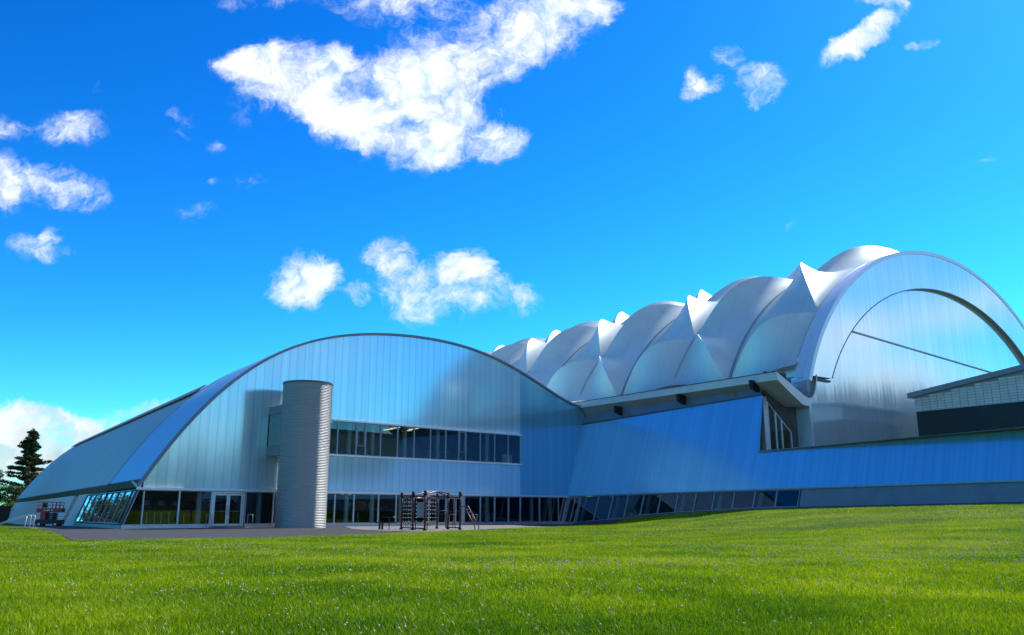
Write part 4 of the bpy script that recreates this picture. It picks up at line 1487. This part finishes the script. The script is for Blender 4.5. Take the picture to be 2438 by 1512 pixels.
mb.build('platform', M['lift_red'], SL)
mb = MB()
for z in (2.1, 2.42):
    for y in (-.5, .5):
        mb.tube([lp(-1.02, y, z), lp(1.02, y, z)], .025 if z < 2.3 else .035, 6)
    for x in (-1.02, 1.02):
        mb.tube([lp(x, -.5, z), lp(x, .5, z)], .025, 6)
for x in (-1.02, -.62, .3, .62, 1.02):
    for y in (-.5, .5):
        mb.tube([lp(x, y, 1.7), lp(x, y, 2.42)], .032, 6)
mb.build('guard_rail', M['lift_red'], SL)
mb = MB(); mb.cbox(lp(-.42, -.45, 1.85), .36, .16, .4, lrz); mb.build('control_box', M['black_rubber'], SL)
for x, w_ in ((-.45, .08), (-.22, .26), (.25, .1)):
    mb = MB(); mb.box(lp(x, -.526, 1.46), np.array([ca, sa, 0]) * w_, np.array([sa, -ca, 0]) * .005, Z * .16); mb.build('decal', M['white_plastic'], SL)

# handrail at the far left
RP = np.array([-33.4, 60.0]); rz_ = zg(RP)
HR = thing('handrail', 'pale tubular handrail stepping down to the left on the far grass bank', 'handrail', (RP[0], RP[1], rz_))
def hp(x, y, z): return np.array([RP[0] + x, RP[1] + y, rz_ + z])
mb = MB()
for y in (0, .5):
    mb.tube([hp(-2.6, y, .2), hp(-.75, y, .82), hp(-.35, y, .9), hp(-.08, y, .9), hp(0, y, .84), hp(-.06, y, -.15)], .032, 7)
mb.tube([hp(-.3, 0, .9), hp(-.38, 0, -.15)], .03, 7)
mb.build('rail', M['steel_rail'], HR)
mb = MB(); mb.cbox(hp(-.6, .2, -.1), 1.6, .7, .17); mb.build('base_slab', M['paving'], HR)

hoop_spots = [(-9.75, .8, 'left of the main glazed doors'), (-6.65, .8, 'right of the main glazed doors'), (12.0, 1.0, 'in front of the second glazed doors, behind the climbing frame'), (14.6, 1.0, 'right of the second glazed doors, behind the sloping ladder')]
hoop = thing('hoop_rail', 'x', 'hoop rail', (0, 0, 0), 'steel hoop rails beside the doors')
mb = MB(); mb.tube([(0, .0, -.1), (0, .0, .88), (0, .05, .95), (0, .42, .95), (0, .47, .88), (0, .47, -.1)], .024, 8); mb.build('hoop', M['flash'], hoop)
mb = MB(); mb.cbox((0, 0, 0), .1, .1, .02); mb.cbox((0, .47, 0), .1, .1, .02); mb.build('foot_plate', M['steel_rail'], hoop)
for i, (s, d, w) in enumerate(hoop_spots):
    o = hoop if i == 0 else copy_tree(hoop)
    p = FP(s, 0, d)
    o.location = (p[0], p[1], zg(p) + .01); o.rotation_euler = (0, 0, rzf + R(25))
    o['label'] = 'slim steel hoop rail ' + w

# ================================================================== trees at the far left
def leaf_tris(c, r, n, size, flat=1.0):
    d = rng.normal(size=(n, 3)); d /= np.linalg.norm(d, axis=1)[:, None]
    p = c + d * (r * rng.uniform(.35, 1, n) ** .6)[:, None] * np.array([1, 1, flat])
    a = rng.normal(size=(n, 3)); a /= np.linalg.norm(a, axis=1)[:, None]
    b = np.cross(a, rng.normal(size=(n, 3))); b /= np.linalg.norm(b, axis=1)[:, None]
    s = size * rng.uniform(.6, 1.3, n)[:, None]
    return np.stack([p - a * s, p + b * s * .7, p + a * s], 1)


def tri_mesh(name, T, mat, parent):
    T = T - np.array(parent.location)
    me = bpy.data.meshes.new(name)
    n = len(T)
    me.vertices.add(n * 3); me.vertices.foreach_set('co', T.reshape(-1))
    me.loops.add(n * 3); me.loops.foreach_set('vertex_index', np.arange(n * 3, dtype=np.int32))
    me.polygons.add(n); me.polygons.foreach_set('loop_start', np.arange(0, n * 3, 3, dtype=np.int32))
    me.update(calc_edges=True)
    me.materials.append(mat)
    o = bpy.data.objects.new(name, me); COL.objects.link(o); o.parent = parent
    return o


def conifer(x, y, h, label, width=3.6, seed=1):
    r_ = random.Random(seed)
    z0 = zg((x, y))
    o = thing('conifer_tree', label, 'tree', (x, y, z0))
    tr = MB()
    tr.tube([(x, y, z0 - .3), (x + .1, y, z0 + h * .4), (x - .05, y, z0 + h * .75), (x, y, z0 + h * .97)], [.42, .3, .17, .04], 8)
    T = []
    nl = 26
    for i in range(nl):
        q = i / (nl - 1)
        z = z0 + h * (.16 + .8 * q)
        prof = width * (1 - q) ** .75 * (.75 + .5 * r_.random()) + .35
        if q > .72: prof = max(prof, width * .42 * (1.06 - q) / .34 + .3)
        nb = r_.choice((4, 5, 6)) if q < .9 else 4
        for k in range(nb):
            a = r_.uniform(0, 2 * math.pi)
            L_ = prof * r_.uniform(.6, 1.12)
            d = np.array([math.cos(a), math.sin(a), r_.uniform(-.12, .16)])
            st = np.array([x, y, z]); en = st + d * L_ + Z * L_ * .08
            md = st + d * L_ * .5 - Z * L_ * .04
            tr.tube([st, md, en], [.09, .06, .02], 4, False)
            for f in np.arange(.35, 1.02, .16):
                p = st * (1 - f) + en * f - Z * L_ * .03
                rad = .26 + .30 * r_.random() * (1.15 - .5 * f)
                T.append(leaf_tris(p, rad * 1.5, 80, .20, .5))
    T.append(leaf_tris(np.array([x, y, z0 + h * .97]), 0.7, 160, .18, .9))
    tr.build('trunk', M['bark'], o)
    tri_mesh('crown', np.concatenate(T), M['conifer'], o)
    return o


def bushy(x, y, h, w, label, seed, mat='broadleaf', dens=1.0):
    r_ = random.Random(seed)
    z0 = zg((x, y))
    o = thing('broadleaf_tree', label, 'tree', (x, y, z0))
    tr = MB(); tr.tube([(x, y, z0 - .3), (x + .1, y, z0 + h * .35), (x, y, z0 + h * .7)], [.34, .24, .08], 7)
    T = []
    for k in range(int(26 * dens)):
        a = r_.uniform(0, 2 * math.pi); q = r_.random() ** .6; zz_ = r_.uniform(.22, .95)
        rad = w * (1 - abs(zz_ - .5) * 1.1) * q
        c = np.array([x + math.cos(a) * rad, y + math.sin(a) * rad, z0 + h * zz_])
        tr.tube([(x, y, z0 + h * .3), c * .5 + np.array([x, y, z0 + h * .45]) * .5, c], [.1, .06, .02], 4, False)
        T.append(leaf_tris(c, r_.uniform(.16, .3) * w + .3, 260, .17, .75))
    tr.build('trunk', M['bark'], o)
    tri_mesh('crown', np.concatenate(T), M[mat], o)
    return o


conifer(-93.6, 165.0, 17.6, 'tall ragged dark conifer standing beyond the grey curved roof', 4.3, 3)
bushy(-98.5, 162, 9.6, 3.6, 'dark rounded tree at the left edge beside the tall conifer', 5)
bushy(-90.5, 158, 6.6, 3.4, 'low dark tree in front of the conifer trunk', 8)
bushy(-87.0, 166, 6.0, 3.0, 'small dark tree between the conifer and the grey roof', 11)
bushy(-97.0, 152, 5.6, 3.6, 'broad low dark tree in front of the rounded tree at the edge', 12)
bushy(-81.5, 140.5, 3.4, 1.1, 'small yellow green shrub at the far end of the white wall', 15, 'shrub', .5)
for k, (x, y, h, w) in enumerate(((-65.5, 101, 9, 2.8), (-68.4, 106, 11, 3.2), (-72, 111, 10, 3.4), (-76.5, 118, 12, 3.8))):
    bushy(x, y, h, w, 'dark garden tree seen only as a reflection in the leaning side windows', 30 + k)['group'] = 'trees reflected in the side windows'
# low wall at the far left
FW = thing('brick_wall', 'low dark wall at the left edge below the trees', 'wall', (-86, 134, zg((-86, 134))))
mb = MB(); mb.cbox((-86, 134, zg((-86, 134)) - .3), 15, .4, 2.9, R(6)); mb.build('wall_body', pbr('dark_brick', (.05, .035, .028), .8, 0, .2, 4, .3), FW)

# ================================================================== grass and flowers


def patch_noise(x, y, f, o=0.0):
    return (np.sin(x * f * 1.3 + o) * np.cos(y * f * 0.9 + 1.7 * o) + np.sin((x + y) * f * .61 + 2.1 + o) * .7 + np.sin((x - 1.6 * y) * f * .37 + 4 * o) * .6) / 2.3


def grass():
    V, C = [], []
    zones = [(4.3, 8.5, 4600, .058, .0075), (8.5, 16, 2100, .052, .0085), (16, 32, 620, .048, .012), (32, 100, 105, .05, .024)]
    for (y0, y1, dn, hh, ww) in zones:
        area = 1.0 * (y1 ** 2 - y0 ** 2)
        n = int(area * dn)
        y = np.sqrt(rng.uniform(y0 ** 2, y1 ** 2, n)); x = y * rng.uniform(-1.0, 1.0, n)
        lf = lawn_front(x, y)
        wd = wall_dist(x, y)
        left = (x / y < -.505) & (y > 29.5)
        edge_l = np.interp(x / y, [-.75, -.589, -.57, -.545, -.52, -.509], [72, 70, 66, 57.5, 41.5, 30])
        keep = ((lf > .1) & (wd > .15)) | (left & (y < edge_l))
        keep |= (wd > .15) & (x > 9) & (lf > -3)
        x, y = x[keep], y[keep]; n = len(x)
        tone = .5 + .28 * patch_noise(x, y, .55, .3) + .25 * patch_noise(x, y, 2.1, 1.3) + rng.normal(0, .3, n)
        tone = tone - .30 * smooth(-y, -13, -5) - .22 * smooth(patch_noise(x, y, .9, 5.1), .35, .8)  # foreground blades coloured darker, standing in for the shade seen between them
        h = hh * rng.uniform(.35, 1.5, n) * (1 + .25 * patch_noise(x, y, 1.4, 2.2))
        z = ground(x, y)
        a = rng.uniform(0, 2 * math.pi, n); wx, wy = np.cos(a) * ww * .5, np.sin(a) * ww * .5
        b = rng.uniform(0, 2 * math.pi, n); ln = h * rng.uniform(.1, .75, n)
        lx, ly = np.cos(b) * ln, np.sin(b) * ln
        p0 = np.stack([x - wx, y - wy, z - .01], -1); p1 = np.stack([x + wx, y + wy, z - .01], -1)
        p2 = np.stack([x + lx, y + ly, z + h], -1)
        if y1 <= 16:
            m0 = np.stack([x - wx * .8 + lx * .35, y - wy * .8 + ly * .35, z + h * .6], -1)
            m1 = np.stack([x + wx * .8 + lx * .35, y + wy * .8 + ly * .35, z + h * .6], -1)
            T = np.concatenate([np.stack([p0, p1, m1], 1), np.stack([p0, m1, m0], 1), np.stack([m0, m1, p2], 1)], 0)
            tone = np.concatenate([tone] * 3)
        else:
            T = np.stack([p0, p1, p2], 1)
        V.append(T.astype(np.float32)); C.append(np.clip(tone, 0, 1).astype(np.float32))
    T = np.concatenate(V); tone = np.concatenate(C)
    n = len(T)
    me = bpy.data.meshes.new('grass')
    me.vertices.add(n * 3); me.vertices.foreach_set('co', T.reshape(-1))
    me.loops.add(n * 3); me.loops.foreach_set('vertex_index', np.arange(n * 3, dtype=np.int32))
    me.polygons.add(n); me.polygons.foreach_set('loop_start', np.arange(0, n * 3, 3, dtype=np.int32))
    me.update(calc_edges=False)
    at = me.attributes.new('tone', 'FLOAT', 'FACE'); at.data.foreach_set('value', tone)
    gm = bpy.data.materials.new('grass_blade'); gm.use_nodes = True
    t = NT(gm.node_tree)
    tc = t.n('ShaderNodeTexCoord')
    f = t.rng(t.noise(tc.outputs['Object'], 0.35, 5, 0.6), 0.3, 0.7)
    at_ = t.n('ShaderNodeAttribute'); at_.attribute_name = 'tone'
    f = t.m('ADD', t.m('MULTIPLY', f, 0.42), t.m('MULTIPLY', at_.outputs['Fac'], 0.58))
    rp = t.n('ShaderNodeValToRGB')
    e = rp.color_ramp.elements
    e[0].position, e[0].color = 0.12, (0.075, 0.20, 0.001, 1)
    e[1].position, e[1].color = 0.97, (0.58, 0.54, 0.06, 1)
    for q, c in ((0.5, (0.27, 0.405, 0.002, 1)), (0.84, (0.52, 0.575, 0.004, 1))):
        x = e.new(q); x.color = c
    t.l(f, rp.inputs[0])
    b = t.n('ShaderNodeBsdfPrincipled'); b.inputs['Roughness'].default_value = 0.4; b.inputs['Specular IOR Level'].default_value = 0.22
    tr = t.n('ShaderNodeBsdfTranslucent')
    t.l(rp.outputs[0], b.inputs['Base Color']); t.l(rp.outputs[0], tr.inputs[0])
    mx = t.n('ShaderNodeMixShader'); mx.inputs[0].default_value = 0.45
    t.l(b.outputs[0], mx.inputs[1]); t.l(tr.outputs[0], mx.inputs[2])
    o_ = t.n('ShaderNodeOutputMaterial'); t.l(mx.outputs[0], o_.inputs[0])
    me.materials.append(gm)
    o = bpy.data.objects.new('grass', me); COL.objects.link(o); o['kind'] = 'stuff'
    return n


grass()


def flowers():
    cl = []
    spots = [(-.33, 9.6, 1.3, 60), (-.1, 13, 1.6, 90), (.16, 14, 1.8, 130), (.33, 14, 2.0, 150), (.42, 11, 1.2, 70), (.52, 9.5, 1.1, 60), (.12, 9.5, 1.2, 55), (.05, 15, 1.6, 80),
             (-.35, 22, 3.2, 200), (-.2, 20, 2.6, 160), (-.28, 17, 2.2, 120), (.5, 17, 2.6, 300), (.58, 20, 3, 300), (.6, 15, 1.8, 200), (.45, 22, 3, 200), (-.16, 6.1, .5, 16), (.35, 26, 4, 200), (.24, 21, 2.5, 140)]
    for i in range(70):
        y = 6.5 + 40 * rng.random() ** 1.3; spots.append((rng.uniform(-.66, .66), y, .4 + y * .07, int(5 + y * 1.0)))
    X, Y = [], []
    for tn, y, sp, k in spots:
        X.append(tn * y + rng.normal(0, sp, k)); Y.append(y + rng.normal(0, sp * .5, k))
    k = 160
    yy = np.sqrt(rng.uniform(25, 2200, k)); X.append(yy * rng.uniform(-.68, .68, k)); Y.append(yy)
    X = np.concatenate(X); Y = np.concatenate(Y)
    keep = (Y > 4.6) & (lawn_front(X, Y) > .3) & (wall_dist(X, Y) > .5) & (np.abs(X) < 1.0 * Y)
    X, Y = X[keep], Y[keep]
    oc = np.array([(1, 0, 0), (.5, .87, 0), (-.5, .87, 0), (-1, 0, 0), (-.5, -.87, 0), (.5, -.87, 0)])
    V, F, W = [], [], []
    for x, y in zip(X, Y):
        r = (.0075 + .004 * rng.random()) * (1 + y * .012)
        c = np.array([x, y, zg((x, y)) + rng.uniform(.045, .07)])
        b = len(V)
        V += [tuple(c + q * r * .8 - Z * r * .5) for q in oc] + [tuple(c + q * r + Z * r * .35) for q in oc] + [tuple(c + Z * r * 1.1), tuple(c - Z * r)]
        for k in range(6):
            k2 = (k + 1) % 6
            F += [(b + k, b + k2, b + 6 + k2, b + 6 + k), (b + 6 + k, b + 6 + k2, b + 12), (b + k2, b + k, b + 13)]
        W += [rng.random()] * 18
    me = bpy.data.meshes.new('clover_flowers'); me.from_pydata(V, [], F)
    at = me.attributes.new('tone', 'FLOAT', 'FACE'); at.data.foreach_set('value', W)
    me.materials.append(leafy('clover_head', (0.58, 0.36, 0.28), (0.76, 0.68, 0.48), 3.0, 0.15, 'tone', .1))
    o = bpy.data.objects.new('clover_flowers', me); COL.objects.link(o); o['kind'] = 'stuff'
    V, F = [], []
    for i in range(70):
        y = 5.2 + 16 * rng.random(); x = y * rng.uniform(-.3, .66)
        c = np.array([x, y, zg((x, y)) + .07]); b = len(V)
        r = .013
        V += [tuple(c + q * r) for q in oc] + [tuple(c - Z * r * .6)]
        F += [(b, b + 1, b + 2, b + 3, b + 4, b + 5)] + [(b + (k + 1) % 6, b + k, b + 6) for k in range(6)]
    me = bpy.data.meshes.new('buttercups'); me.from_pydata(V, [], F)
    me.materials.append(pbr('buttercup_petal', (.8, .45, .01), .4, 0, .4, 5, .1))
    o = bpy.data.objects.new('buttercups', me); COL.objects.link(o); o['kind'] = 'stuff'


flowers()
